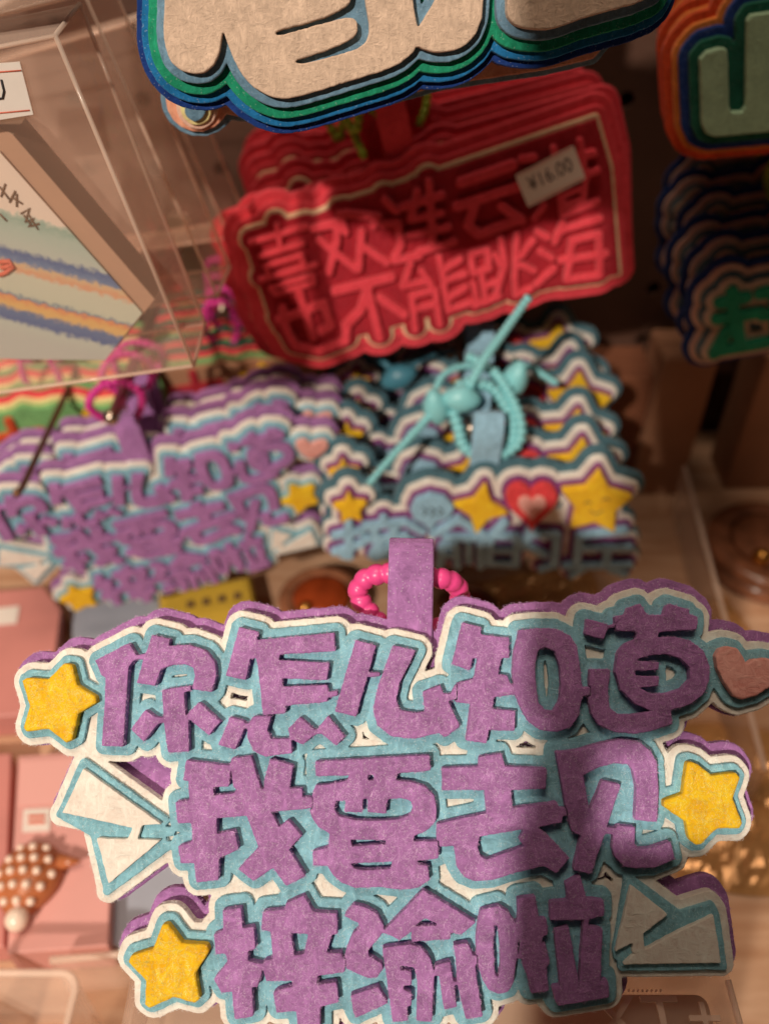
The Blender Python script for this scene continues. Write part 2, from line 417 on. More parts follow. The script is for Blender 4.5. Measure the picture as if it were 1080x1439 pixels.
def bounds(lists, pad):
    P = [p for l in lists for p in l]; xs = [p[0] for p in P]; ys = [p[1] for p in P]
    return min(xs) - pad, min(ys) - pad, max(xs) + pad, max(ys) + pad
umin = lambda L: np.minimum.reduce(L)

def build_charm(name, parts, matrix, label, cat, group=None):
    """parts: list of (name, mesh, material)"""
    root = bpy.data.objects.new(name, None); COL.objects.link(root); root.empty_display_size = .01
    root.matrix_world = matrix; tag(root, label, cat, group)
    for n, me, mt in parts: 
        o = link(n, me, mt, root)
        if n == 'fibre_fuzz': o['kind'] = 'stuff'
    return root

# ================================================================== the place
# pegboard wall, shelf
WALL_Y = 0.345
def circle(x, y, r, n=14): return [(x + r * math.cos(2 * math.pi * k / n), y + r * math.sin(2 * math.pi * k / n)) for k in range(n)]
def quad(x0, y0, x1, y1): return [(x0, y0), (x1, y0), (x1, y1), (x0, y1)]
def rquad(x0, y0, x1, y1, r, n=4):
    out = []
    for cx, cy, a in ((x1 - r, y1 - r, 0), (x0 + r, y1 - r, 90), (x0 + r, y0 + r, 180), (x1 - r, y0 + r, 270)):
        for k in range(n + 1):
            t = math.radians(a + 90 * k / n); out.append((cx + r * math.cos(t), cy + r * math.sin(t)))
    return out
holes = [circle(-.30 + .0254 * i + .008, .062 + .0254 * j, .0030) for i in range(26) for j in range(13)]
me = fill_mesh('pegboard_wall', [quad(-.34, .045, .38, .42)] + holes, 0, .004)
me.transform(Matrix.Translation((0, WALL_Y + .004, 0)) @ Matrix.Rotation(math.radians(90), 4, 'X'))
structure(link('pegboard_wall', me, 'pegboard'))
me = fill_mesh('wall_backing', [quad(-.34, -.01, .38, .42)], 0, .004)
me.transform(Matrix.Translation((0, WALL_Y + .022, 0)) @ Matrix.Rotation(math.radians(90), 4, 'X'))
structure(link('wall_backing', me, 'backing_dark'))
me = fill_mesh('shelf', [quad(-.34, -.02, .38, WALL_Y + .016)], -.012, 0, .001)
structure(link('shelf', me, 'shelf_wood'))

def peg_hook(tip, label, mat='steel_wire', r=.0019):
    """a peg hook: rod from the board, a ball tip and the bent foot that plugs into the holes"""
    tip = Vector(tip); root = bpy.data.objects.new('peg_hook', None); COL.objects.link(root); root.location = (tip.x, WALL_Y, tip.z)
    tag(root, label, 'hook', 'peg hooks in the board')
    l = WALL_Y - tip.y
    bm = bmesh.new(); tube(bm, [(0, .004, 0), (0, -l * .5, 0), (0, -l + .004, 0), (0, -l, .0012)], r, 10); link('rod', bm_mesh('rod', bm), mat, root)
    bm = bmesh.new(); bmesh.ops.create_uvsphere(bm, u_segments=12, v_segments=8, radius=r * 1.35, matrix=Matrix.Translation((0, -l, .0012))); link('ball_tip', bm_mesh('ball_tip', bm), mat, root)
    me = fill_mesh('foot_plate', [rquad(-.006, -.018, .006, .010, .003)], 0, .0016, .0003); me.transform(Matrix.Translation((0, -.0004, 0)) @ Matrix.Rotation(math.radians(90), 4, 'X')); link('foot_plate', me, mat, root)
    return root

# ------------------------------------------------------------------ the purple "how do you know" charm: outlines traced in photo pixels
def Z(ox, oy, s): return lambda pts: [(ox + x / s, oy + y / s) for x, y in pts]
zA = Z(0, 820, 3); zB = Z(300, 820, 3); zC = Z(600, 800, 1080 / 260); zD = Z(780, 800, 3.6); zE = Z(220, 1030, 3.6); zF = Z(420, 1030, 3.6)
zG = Z(600, 1030, 3.6); zH = Z(780, 1020, 1030 / 300); zJ = Z(280, 1230, 1080 / 260); zK = Z(460, 1230, 1080 / 260); zL = Z(640, 1230, 1080 / 260); zM = Z(40, 1030, 3.6); zS = Z(140, 1220, 3.6)
chars = []
chars.append(([zA([(400,325),(545,250),(575,303),(592,299),(592,316),(565,325),(542,350),(530,540),(520,688),(428,685),(440,520),(445,395),(428,388)]),
  zA([(640,215),(718,235),(712,262),(800,258),(870,285),(905,330),(912,390),(893,458),(808,445),(822,390),(815,355),(780,340),(720,345),(678,362),(655,432),(576,420),(605,320),(585,318),(588,299),(615,295)]),
  zA([(682,447),(803,432),(803,452),(776,458),(783,560),(793,570),(797,708),(707,715),(692,590),(690,575)]),
  zA([(612,532),(655,562),(692,567),(692,585),(668,590),(605,668),(552,615)]),
  zA([(838,500),(930,580),(880,640),(800,574),(783,574),(783,557)])], []))
chars.append(([zB([(108,183),(187,203),(183,238),(510,207),(513,285),(280,300),(275,322),(488,335),(478,408),(290,400),(290,435),(480,428),(482,456),(522,452),(522,473),(482,482),(478,500),(305,515),(300,548),(208,555),(190,380),(180,315),(155,318),(135,408),(52,388)]),
  zB([(68,563),(130,578),(135,590),(152,588),(152,605),(130,612),(92,702),(20,680)]),
  zB([(165,560),(243,558),(228,620),(245,655),(328,655),(330,715),(220,732),(165,705),(142,650),(145,600)]),
  zB([(365,562),(425,615),(440,618),(440,634),(425,640),(375,682),(335,660),(325,660),(320,640),(315,612)]),
  zB([(482,557),(553,645),(518,685),(455,634),(435,634),(435,616)])], []))
chars.append(([zB([(598,238),(685,260),(655,372),(702,375),(702,392),(648,395),(600,562),(510,540)]),
  zB([(755,260),(853,282),(785,420),(770,490),(785,535),(850,545),(890,540),(885,500),(880,455),(955,430),(970,465),(1000,463),(1015,430),(1025,425),(1025,488),(990,495),(1040,605),(975,648),(950,630),(850,655),(750,645),(690,600),(672,530),(690,440)])], []))
chars.append(([zC([(205,308),(318,338),(310,380),(478,400),(480,518),(432,520),(415,612),(468,622),(485,670),(515,672),(515,730),(390,748),(380,815),(515,828),(510,945),(360,938),(345,1018),(225,1000),(252,785),(195,780),(130,765),(110,740),(165,715),(170,665),(272,640),(295,520),(265,520),(250,592),(145,555)]),
  zC([(535,355),(640,345),(750,345),(830,385),(870,440),(895,580),(905,688),(950,688),(950,738),(905,742),(885,850),(840,920),(760,950),(660,940),(590,890),(545,810),(510,720),(495,600),(505,480)])],
  [zC([(690,455),(645,475),(630,560),(635,680),(650,780),(690,825),(735,825),(770,770),(780,680),(770,560),(745,480)])]))
chars.append(([zD([(158,250),(265,278),(268,285),(302,277),(302,293),(265,300),(245,355),(150,330)]),
  zD([(300,240),(355,228),(365,195),(430,175),(465,230),(550,232),(560,185),(580,175),(680,205),(675,225),(720,240),(715,305),(525,318),(518,345),(590,340),(680,360),(750,410),(780,490),(780,560),(750,630),(690,680),(585,715),(592,785),(480,820),(400,832),(300,825),(220,790),(180,730),(165,640),(132,638),(132,600),(170,598),(175,505),(280,505),(265,620),(275,700),(320,735),(400,735),(490,718),(400,680),(330,610),(302,520),(315,420),(350,375),(405,355),(415,315),(305,310)])],
  [zD([(412,458),(480,435),(560,430),(630,450),(680,500),(680,560),(640,605),(560,630),(480,630),(430,600),(520,592),(527,545),(405,537),(403,515),(520,510),(527,468),(420,464)])]))
chars.append(([zE([(150,138),(370,165),(378,128),(478,118),(530,285),(735,280),(740,325),(788,325),(788,382),(580,400),(620,478),(665,440),(735,520),(670,590),(755,725),(655,775),(590,685),(490,750),(412,690),(515,580),(455,420),(305,432),(305,512),(395,492),(415,590),(318,635),(312,745),(200,758),(190,660),(120,660),(108,575),(180,550),(175,455),(105,460),(93,350),(165,340),(160,245),(133,240)]),
  zE([(575,130),(692,165),(672,284),(542,288),(545,230)])], [zE([(378,190),(386,272),(402,285),(396,306),(290,316),(288,275),(364,272)])]))
chars.append(([zF([(80,145),(660,112),(668,192),(500,205),(490,240),(560,245),(640,270),(685,320),(697,390),(690,450),(640,500),(585,520),(580,548),(704,548),(704,635),(600,650),(605,665),(650,670),(660,745),(605,785),(520,795),(400,780),(280,785),(220,760),(170,720),(145,675),(72,672),(68,600),(145,580),(155,510),(100,480),(65,430),(55,390),(20,385),(20,325),(60,330),(85,265),(125,265),(245,240),(250,215),(85,220)])],
  [zF([(190,345),(235,345),(230,400),(320,402),(325,335),(348,332),(345,402),(440,408),(450,335),(520,330),(565,345),(578,380),(560,415),(500,437),(400,445),(280,440),(200,420),(180,385)]),
   zF([(262,540),(440,545),(440,562),(270,574)]), zF([(262,662),(470,652),(465,688),(330,694),(280,687)]), zF([(350,213),(382,213),(377,242),(348,242)])]))
chars.append(([zG([(75,178),(260,170),(258,122),(375,105),(395,170),(605,180),(600,285),(420,290),(435,380),(655,350),(665,382),(700,382),(708,420),(685,422),(680,455),(560,478),(610,520),(720,635),(655,712),(590,675),(480,700),(330,745),(240,752),(185,730),(150,680),(135,570),(60,578),(47,575),(47,460),(300,405),(290,290),(75,290)])],
  [zG([(265,525),(490,488),(465,540),(490,575),(300,640),(265,620),(255,570)])]))
chars.append(([[(780.6,1056.4),(810,1054),(842,1044),(871,1039),(896.5,1042),(914,1055),(923,1072),(925,1116),(923,1155.5),(892,1152.5),(894,1107),(889,1082.6),(882,1074),(861.5,1073),(841,1078),(819,1090),(828,1140),(846,1097),(872,1103),(852,1163),(866,1164),(866,1170),(850,1172),(830,1229),(805,1223),(816,1175),(803,1169),(795,1137)],
  zH([(300,480),(385,490),(382,570),(400,595),(460,590),(555,560),(578,645),(480,685),(390,690),(330,680),(290,640),(275,590),(280,525),(248,522),(248,502),(295,495)])], []))
chars.append(([zJ([(135,205),(245,190),(255,310),(318,300),(330,430),(285,445),(285,500),(372,522),(364,580),(340,655),(308,655),(318,825),(205,845),(190,680),(130,690),(85,610),(95,590),(165,510),(150,460),(95,465),(85,350),(140,325)]),
  zJ([(370,210),(500,200),(505,165),(610,118),(665,215),(805,225),(808,345),(775,350),(740,455),(830,455),(840,490),(855,490),(850,565),(830,570),(690,590),(690,640),(800,625),(815,745),(705,770),(705,905),(578,910),(565,795),(450,805),(430,690),(455,670),(545,650),(540,615),(390,622),(365,525),(385,495),(430,490),(415,330),(360,320)])],
  [zJ([(535,340),(635,345),(610,460),(555,470)])]))
chars.append(([zK([(150,170),(215,185),(290,225),(325,290),(326,330),(315,345),(240,440),(240,470),(315,515),(325,545),(290,595),(240,603),(180,580),(120,550),(98,560),(98,485),(110,430),(150,340),(190,300),(180,280),(95,240)]),
  zK([(135,705),(295,650),(345,735),(352,748),(165,835),(150,800)]),
  zK([(560,85),(865,275),(780,350),(720,335),(715,375),(490,390),(490,330),(425,380),(320,335)]),
  zK([(318,425),(480,403),(550,425),(600,490),(622,560),(635,572),(622,590),(610,858),(518,852),(525,620),(505,540),(425,530),(425,555),(490,560),(492,640),(445,650),(445,668),(490,690),(490,760),(465,768),(470,850),(378,860),(345,600)]),
  zK([(628,525),(715,505),(735,620),(755,625),(758,640),(740,645),(755,770),(680,788),(650,590),(625,585)]),
  zK([(735,408),(820,395),(850,468),(874,472),(874,518),(860,530),(905,825),(805,845),(755,620),(750,500)])],
  [zK([(515,295),(570,250),(640,285),(640,295)])]))
chars.append(([zL([(145,205),(250,180),(310,215),(345,275),(372,262),(374,382),(362,384),(362,480),(350,520),(340,620),(310,680),(250,697),(190,670),(150,600),(120,480),(118,380),(130,280)]),
  zL([(360,140),(465,125),(485,255),(530,258),(540,350),(510,360),(505,400),(525,400),(550,515),(530,535),(545,670),(530,682),(440,690),(420,590),(395,540),(385,490),(360,490),(360,468),(376,460),(376,384),(366,380)]),
  zL([(640,50),(725,5),(765,140),(865,148),(865,240),(775,260),(775,300),(858,318),(845,615),(890,618),(893,715),(600,765),(580,740),(565,660),(610,650),(575,325),(660,305),(720,635),(745,264),(550,265),(550,160),(655,150)])],
  [zL([(225,290),(245,300),(260,400),(262,520),(250,600),(230,580),(222,450)])]))
stars = [zA([(272,340),(300,345),(322,432),(400,478),(402,500),(326,545),(302,655),(280,666),(205,608),(112,620),(104,605),(130,515),(98,412),(112,402),(205,408)]),
         zH([(640,182),(655,180),(690,192),(750,245),(870,232),(885,250),(850,350),(895,470),(885,490),(775,490),(700,568),(680,570),(652,550),(635,460),(530,390),(528,365),(620,330)]),
         zS([(320,292),(345,292),(415,385),(540,395),(550,420),(480,530),(500,660),(480,678),(375,648),(255,703),(235,690),(240,570),(150,475),(160,450),(275,415)])]
heart = zD([(808,440),(830,400),(870,388),(920,400),(950,440),(965,478),(1000,455),(1060,447),(1120,460),(1140,520),(1100,590),(1020,640),(940,660),(900,640),(850,570),(820,500)])
fans = [(zM([(282,150),(690,445)]), 6.0), (zM([(268,150),(160,400)]), 3.0), (zM([(160,412),(360,450),(520,480)]), 5.5), (zM([(575,492),(720,500)]), 6.5), (zM([(335,505),(500,505)]), 5.0), (zM([(330,510),(398,800)]), 4.0), (zM([(398,800),(560,680),(710,570)]), 6.0),
        (zH([(350,735),(590,915)]), 7.0), (zH([(345,760),(290,1090)]), 5.0), (zH([(590,920),(440,1030)]), 8.0), (zH([(372,1062),(300,1110)]), 6.5), (zH([(590,915),(750,866),(772,900),(808,1150)]), 5.0), (zH([(808,1160),(310,1165)]), 3.2)]
fan_fill = [zM([(280,150),(690,450),(700,560),(400,800),(330,510),(160,412)]), zH([(350,740),(590,910),(760,870),(808,1160),(310,1165),(290,1090)])]

WING = [[zM([(276,178),(672,462),(560,468),(520,480),(172,404)]), zM([(535,458),(578,466),(548,545),(500,540)]), zM([(345,532),(672,542),(405,765)])],
        [zH([(363,768),(545,912),(423,1004),(422,1020),(378,1046),(288,1092)]), zH([(376,1020),(424,1000),(430,1090),(370,1095)]), zH([(420,1085),(600,988),(762,914),(800,1146),(322,1154),(380,1100)])]]
MAIN = Frame(545, 1130, .147, 50, -2, 0)       # the plane of the letter faces
ZT = 7.8 * MM                                  # letter faces above the back of the base
def pm(pts, z): return [MAIN.un(x, y, z - ZT) for x, y in pts]
C2 = [([pm(p, ZT) for p in a], [pm(p, ZT) for p in b]) for a, b in chars]
S2 = [pm(s, 7.6 * MM) for s in stars]; H2 = pm(heart, 7.6 * MM)
F2 = [(pm(l, 5.8 * MM), r * .1176 * MM) for l, r in fans]; FF2 = [pm(p, 5.0 * MM) for p in fan_fill]
fx = bounds([p for a, b in C2 for p in a] + S2 + [H2] + FF2, .008)
fld = Field(*fx, .00019)
cd = []
for a, b in C2:
    d = umin([fld.poly(p) for p in a])
    for h in b: d = np.maximum(d, -fld.poly(h))
    cd.append(d)
sd = [fld.poly(s) for s in S2]; hd = fld.poly(H2)
let = umin(cd); orn = umin(sd + [hd]); fan = umin([fld.line(l, r) for l, r in F2]); ff = umin([fld.poly(p) for p in FF2])
wings = [umin([fld.poly(pm(p, 6.9 * MM)) for p in g]) for g in WING]
teal = umin([let - 1.7 * MM, orn - 1.5 * MM, fan, ff - .3 * MM])
# inside the fans only the drawn lines are teal
white = umin([let - 2.85 * MM, orn - 2.75 * MM, fan - 1.45 * MM, ff])
base = fld.shift(white - 1.1 * MM, .45 * MM, .85 * MM)
main_parts = [('base_layer', fill_mesh('base_layer', no_holes(fld.loops(base)), 0, 2.0 * MM, .25 * MM), 'felt_purple'),
              ('white_layer', fill_mesh('white_layer', fld.loops(white), 3.0 * MM, 5.0 * MM, .2 * MM), 'felt_white'),
              ('teal_layer', fill_mesh('teal_layer', fld.loops(teal), 5.02 * MM, 5.9 * MM, .2 * MM), 'felt_teal')]
for i, d in enumerate(cd):
    for e in cd[:i]: d = np.maximum(d, .00012 - e)
    main_parts.append(('character', fill_mesh('character', fld.loops(d), 5.92 * MM, ZT, .2 * MM), 'felt_purple'))
for d in wings: main_parts.append(('megaphone_wing', fill_mesh('megaphone_wing', fld.loops(d), 5.92 * MM, 6.9 * MM, .2 * MM), 'felt_white'))
for d in sd: main_parts.append(('star', fill_mesh('star', fld.loops(d - .0002), 5.92 * MM, 7.7 * MM, .45 * MM, 3), 'felt_yellow'))
main_parts.append(('heart', fill_mesh('heart', fld.loops(hd), 5.92 * MM, 7.6 * MM, .4 * MM, 3), 'felt_pink'))
# strap: comes out between base and white layer, folds over the bead tie and goes down behind
vt = MAIN.un(576, 755, -3 * MM)[1]; vb = MAIN.un(576, 915, 2.5 * MM - ZT)[1]; ux = MAIN.un(577, 800, -ZT)[0]
st = ribbon('strap', [(vb, 2.5 * MM), (vb + 4 * MM, 2.5 * MM), ((vt + vb) / 2 + .003, 2.6 * MM), (vt - 3 * MM, 2.2 * MM), (vt - .4 * MM, .6 * MM), (vt, -1.6 * MM), (vt - .8 * MM, -3.6 * MM), (vt - 5 * MM, -4.4 * MM), (vb + 5 * MM, -.9 * MM), (vb, -.7 * MM)], 8.0 * MM, .95 * MM)
st.transform(Matrix.Translation((ux, 0, 0)))
main_parts.append(('strap', st, 'felt_purple'))
def mp(x, y, z): a = MAIN.un(x, y, z * MM - ZT); return (a[0], a[1], z * MM)
ch = bead_chain('bead_tie', [mp(575, 806, -1.0), mp(612, 812, -1.4), mp(634, 817, -3), mp(646, 836, -6), mp(632, 872, -6), mp(590, 890, -5), mp(540, 880, -4.5), mp(512, 852, -3.6), mp(503, 830, -2.8), mp(516, 812, -1.6), mp(543, 806, -1.0)], 2.0 * MM, 2.4 * MM, True, core=.80)
main_parts.append(('bead_tie', ch, 'chain_pink'))
def fuzz(fields, rim):
    """loose fibres standing off the felt faces and cut edges: thin bent slivers"""
    V = []; Fc = []
    def sliver(x, y, z, a, L, wd, up, bend, rise):
        c, s = math.cos(a), math.sin(a); k = len(V)
        for t, hz in ((-.5, -.02 * MM), (0, up), (.5, up * rise)):
            px = x + c * L * t - s * bend * (1 - 4 * t * t); py = y + s * L * t + c * bend * (1 - 4 * t * t)
            V.append((px - s * wd, py + c * wd, z + hz)); V.append((px + s * wd, py - c * wd, z + hz))
        Fc.extend([(k, k + 1, k + 3, k + 2), (k + 2, k + 3, k + 5, k + 4)])
    for d, z, cnt in fields:
        ys, xs = np.nonzero(d < -.00022); idx = rng.integers(0, len(xs), cnt)
        for q in idx.tolist():
            L = random.uniform(.3, 1.15) * MM
            sliver(fld.x0 + (xs[q] + random.random()) * fld.h, fld.y0 + (ys[q] + random.random()) * fld.h, z, random.uniform(0, 6.283), L, random.uniform(.014, .032) * MM, random.uniform(.02, .13) * MM, random.uniform(-.3, .3) * L, random.random())
    for d, z0, z1, cnt in rim:
        ys, xs = np.nonzero(np.abs(d) < .00014); idx = rng.integers(0, len(xs), cnt)
        for q in idx.tolist():
            L = random.uniform(.25, .6) * MM
            sliver(fld.x0 + xs[q] * fld.h, fld.y0 + ys[q] * fld.h, random.uniform(z0 + .3 * (z1 - z0), z1), random.uniform(0, 6.283), L, random.uniform(.010, .020) * MM, random.uniform(-.1, .15) * MM, random.uniform(-.3, .3) * L, 1.2)
    me = bpy.data.meshes.new('fibre_fuzz'); me.from_pydata(V, [], Fc); me.update(); return me
felt('fuzz_purple', (202, 154, 208), spark=.0); felt('fuzz_teal', (170, 216, 230), spark=0); felt('fuzz_white', (246, 240, 232), spark=0); felt('fuzz_yellow', (254, 214, 90), spark=0)
for k in ('fuzz_purple', 'fuzz_teal', 'fuzz_white', 'fuzz_yellow'):
    b = MATS[k].node_tree.nodes['Principled BSDF']; b.inputs['Roughness'].default_value = .3; b.inputs['Specular IOR Level'].default_value = .8
FUZZ = [('fibre_fuzz', fuzz([(let, ZT, 13000), (base, 2.0 * MM, 5000)], [(let, 5.95 * MM, ZT, 9000), (base, .1 * MM, 2 * MM, 3000)]), 'fuzz_purple'),
        ('fibre_fuzz', fuzz([(teal, 5.9 * MM, 13000)], [(teal, 5.1 * MM, 5.9 * MM, 3000)]), 'fuzz_teal'), ('fibre_fuzz', fuzz([(white, 5.0 * MM, 8000)], [(white, 3.1 * MM, 5 * MM, 4000)]), 'fuzz_white'),
        ('fibre_fuzz', fuzz([(umin(sd), 7.7 * MM, 1700)], [(umin(sd), 6 * MM, 7.6 * MM, 900)]), 'fuzz_yellow')]
hero = build_charm('felt_charm', main_parts + FUZZ, MAIN.mat(-ZT), 'big purple-lettered felt charm with a bright pink bead tie, propped in front of everything', 'charm')
# staple and thread specks seen in the gaps
bm = bmesh.new()
for (x, y, a) in ((342, 980, .2), (606, 930, 1.2), (735, 1045, .2), (845, 1233, .4), (1, 1, 0)):
    if x < 5: continue
    u, v = MAIN.un(x, y, 5.1 * MM - ZT); c, s = math.cos(a) * .7 * MM, math.sin(a) * .7 * MM
    tube(bm, [(u - c, v - s, 5.02 * MM), (u, v, 5.2 * MM), (u + c, v + s, 5.02 * MM)], .11 * MM, 6)
link('stitch_thread', bm_mesh('stitch_thread', bm), 'thread', hero)

# ---- the same charm hanging in a stack on the pegboard
ord_ = ['front', 'second', 'third', 'fourth', 'fifth', 'sixth', 'seventh', 'eighth', 'ninth', 'tenth', 'eleventh']
lite = [p for p in main_parts if p[0] not in ('bead_tie', 'strap')]
LS = Frame(215.3, 746.8, .308, -2.2, 10.0, 5.9)
# bring the traced centre of the charm to the stack's centre; the strap hangs from a hook
str_h = ribbon('strap', [(vb, 2.5 * MM), (vb + 6 * MM, 2.5 * MM), (vb + 15 * MM, 1 * MM), (vb + 18 * MM, -1.5 * MM), (vb + 15 * MM, -4 * MM), (vb + 6 * MM, -1.5 * MM), (vb, -.7 * MM)], 8.0 * MM, .95 * MM)
str_h.transform(Matrix.Translation((ux, 0, 0)))
def stack(name, parts, frame, n, pitch, dz, rolls, labels, group, z_off, jitter=1.0, cat='charm', tilt=1.0):
    out = []
    for i in range(n):
        M = frame.mat(-z_off)
        M = Matrix.Translation(Vector((random.uniform(-1, 1) * 2.2 * MM * jitter * (i > 0), i * pitch, (random.uniform(-1, 1) * 1.2 * MM * jitter if i else 0) + dz * i))) @ M @ Matrix.Rotation(math.radians(rolls[i % len(rolls)] if i else 0), 4, 'Z') @ Matrix.Rotation(math.radians(random.uniform(-2.5, 2.5) * tilt if i else 0), 4, 'X') @ Matrix.Rotation(math.radians(random.uniform(-2.5, 2.5) * tilt if i else 0), 4, 'Y')
        out.append(build_charm(name, parts, M, labels(i), cat, group))
    return out
left = stack('felt_charm', lite + [('strap', str_h, 'felt_purple')], LS, 3, .0125, .0004, [0, 1.0, -1.2, .8],
      lambda i: 'purple-lettered felt charm with yellow stars, %s of the purple stack beside the clear box' % ord_[i], 'purple charms hanging in a stack', ZT)
hk = LS.O + LS.V * (vb + 27 * MM) + LS.U * (ux)
peg_hook((hk.x, hk.y - .004, hk.z), 'steel peg hook carrying the purple-lettered stack')
def hang_chain(root_o, local_pts, mat, bead=1.4 * MM, pitch=2.2 * MM, name='bead_tie'):
    link(name, bead_chain(name, local_pts, bead, pitch, True), mat, root_o)
for i, o in enumerate(left):
    q = random.uniform(-2, 2) * MM
    hang_chain(o, [(ux, vb + 15.5 * MM, -1.5 * MM), (ux - 6 * MM, vb + 19 * MM, -1 * MM), (ux - 9 * MM + q, vb + 26 * MM, 0), (ux - 4 * MM, vb + 31 * MM, -1 * MM), (ux + 2 * MM, vb + 31 * MM, -2 * MM), (ux + 7 * MM + q, vb + 26 * MM, -2 * MM), (ux + 5 * MM, vb + 19 * MM, -2 * MM)], 'chain_magenta')

# ------------------------------------------------------------------ stroke-drawn charms
def stroke_field(groups, ws, h, pad):
    """groups: list of lists of polylines in metres; returns field and one distance grid per group"""
    f = Field(*bounds([l for g in groups for l in g], pad), h)
    return f, [umin([f.line(l, w) for l in g]) for g, w in zip(groups, ws)]

# red charm
RD = Frame(600, 320, .258, 2, 3, 13)
zN = Z(290, 120, 1080 / 330); zO = Z(580, 120, 1080 / 330)
red_chars = [
 [zN([(205,728),(460,655)]), zN([(322,650),(345,760)]), zN([(250,790),(445,732)]), zN([(270,838),(440,788),(452,838),(292,888),(270,838)]), zN([(250,900),(505,830)]), zN([(295,935),(490,880),(495,915),(315,962),(295,935)])],
 [zN([(490,665),(600,640),(600,720),(565,865)]), zN([(520,715),(690,850)]), zN([(612,600),(640,680)]), zN([(640,595),(790,610),(770,650)]), zN([(715,680),(700,850)]), zN([(715,740),(830,820)])],
 [zN([(822,530),(872,582)]), zN([(810,645),(880,635),(895,740),(860,812),(980,790)]) , zO([(30,772),(190,722)]), zN([(900,565),(1085,510)]), zN([(970,492),(940,620),(1080,590)]), zN([(930,692),(1110,655)]), zO([(75,450),(95,735)])],
 [zO([(222,452),(462,370)]), zO([(202,562),(490,468)]), zO([(290,545),(255,650),(305,690),(470,628)]), zO([(410,560),(500,625)])],
 [zO([(500,345),(560,335)]), zO([(520,440),(560,430)]), zO([(560,610),(605,555)]), zO([(650,295),(672,480)]), zO([(770,262),(795,440)]), zO([(630,370),(835,315)]), zO([(630,470),(850,395)]), zO([(690,510),(790,470),(785,530),(690,560)]), zO([(682,510),(690,600),(850,540)])],
 [zN([(350,1030),(365,1120),(410,1205),(520,1228),(640,1180),(648,1110)]), zN([(425,950),(490,1165)]), zN([(335,1085),(540,1010),(572,1112),(530,1135)])],
 [zN([(592,952),(852,888)]), zN([(745,930),(710,1040),(640,1112)]), zN([(742,950),(798,1165)]), zN([(800,985),(910,1058)])],
 [zN([(940,828),(905,930),(1020,905)]), zN([(990,860),(1035,920)]), zN([(945,975),(962,1130)]), zN([(945,975),(1052,945),(1075,1105)]), zN([(960,1035),(1050,1015)]), zO([(122,795),(145,905),(240,875)]), zO([(135,860),(220,805)]), zO([(145,930),(165,1040),(270,1005)]), zO([(155,990),(245,935)])],
 [zO([(268,782),(345,760),(352,848),(280,870),(268,782)]), zO([(318,870),(338,1005)]), zO([(330,930),(385,912)]), zO([(280,920),(300,1010)]), zO([(285,1020),(400,975)]), zO([(405,710),(425,830),(385,965)]), zO([(480,690),(470,900),(475,970),(545,940)]), zO([(380,790),(420,850)]), zO([(555,720),(500,790)]), zO([(500,830),(560,860)])],
 [zO([(575,680),(620,705)]), zO([(590,770),(640,800)]), zO([(570,920),(650,850)]), zO([(690,640),(655,725)]), zO([(690,670),(862,620)]), zO([(735,720),(858,690),(862,880),(708,900),(735,720)]), zO([(682,812),(890,782)])],
]
rz = 7.4 * MM
R2 = [[[RD.un(x, y, 0) for x, y in l] for l in g] for g in red_chars]
rf, rdist = stroke_field(R2, [x * MM for x in (.80, 1.1, 1.1, 1.35, 1.0, 1.3, 1.35, 1.0, .95, 1.05)], .00030, .016)
rall = umin(rdist)
def closing(f, D, off): return umin([D]) - off
body = RD_body = rf.poly([RD.un(*q) for q in [(345,350),(480,290),(590,255),(840,170),(860,240),(872,390),(800,405),(640,440),(420,500),(385,470)]])
plate = umin([rall - 2.2 * MM, body])
red_parts = [('back_layer', fill_mesh('back_layer', rf.loops(plate - 5.6 * MM), 0, 1.9 * MM, .3 * MM), 'felt_red'),
             ('border_layer', fill_mesh('border_layer', rf.loops(plate - 2.9 * MM), 1.92 * MM, 3.4 * MM, .3 * MM), 'felt_red'),
             ('cream_layer', fill_mesh('cream_layer', rf.loops(plate - .95 * MM), 3.42 * MM, 4.6 * MM, .2 * MM), 'felt_cream'),
             ('red_plate', fill_mesh('red_plate', rf.loops(plate), 4.62 * MM, 5.4 * MM, .2 * MM), 'felt_red_plate')]
for i, d in enumerate(rdist):
    for e in rdist[:i]: d = np.maximum(d, .0001 - e)
    red_parts.append(('character', fill_mesh('character', rf.loops(d), 5.42 * MM, rz, .4 * MM), 'felt_red'))
su, sv = RD.un(566, 235); 
rstrap = ribbon('strap', [(sv - 6 * MM, -.7 * MM), (sv + 2 * MM, -.8 * MM), (sv + 10 * MM, .5 * MM), (sv + 17 * MM, .2 * MM), (sv + 20 * MM, -2.5 * MM), (sv + 16 * MM, -5 * MM), (sv + 2 * MM, -2.4 * MM), (sv - 6 * MM, -2.2 * MM)], 8.6 * MM, .95 * MM)
rstrap.transform(Matrix.Translation((su, 0, 0)))
reds = stack('felt_charm', red_parts + [('strap', rstrap, 'felt_red')], RD, 6, .0110, -.0006, [0, -1.5, -2.5, -3.5, -4.5, -5.5],
      lambda i: 'red felt charm with cream outline, %s of the red stack' % ord_[i] + (', price sticker on it' if i == 0 else ''), 'red charms hanging in a stack', rz)
for i, o in enumerate(reds):
    hang_chain(o, [(su, sv + 17.5 * MM, -2.5 * MM), (su - 7 * MM, sv + 17 * MM, -1 * MM), (su - 11 * MM, sv + 10 * MM, -1 * MM), (su - 13 * MM, sv + 19 * MM, -2 * MM), (su - 8 * MM, sv + 28 * MM, -2 * MM), (su + 1 * MM, sv + 31 * MM, -2 * MM), (su + 7 * MM, sv + 26 * MM, -2 * MM), (su + 6 * MM, sv + 19 * MM, -2.5 * MM)], 'chain_olive')
hk = RD.O + RD.V * (sv + 28.5 * MM) + RD.U * su
peg_hook((hk.x, hk.y - .005, hk.z), 'steel peg hook carrying the red stack')
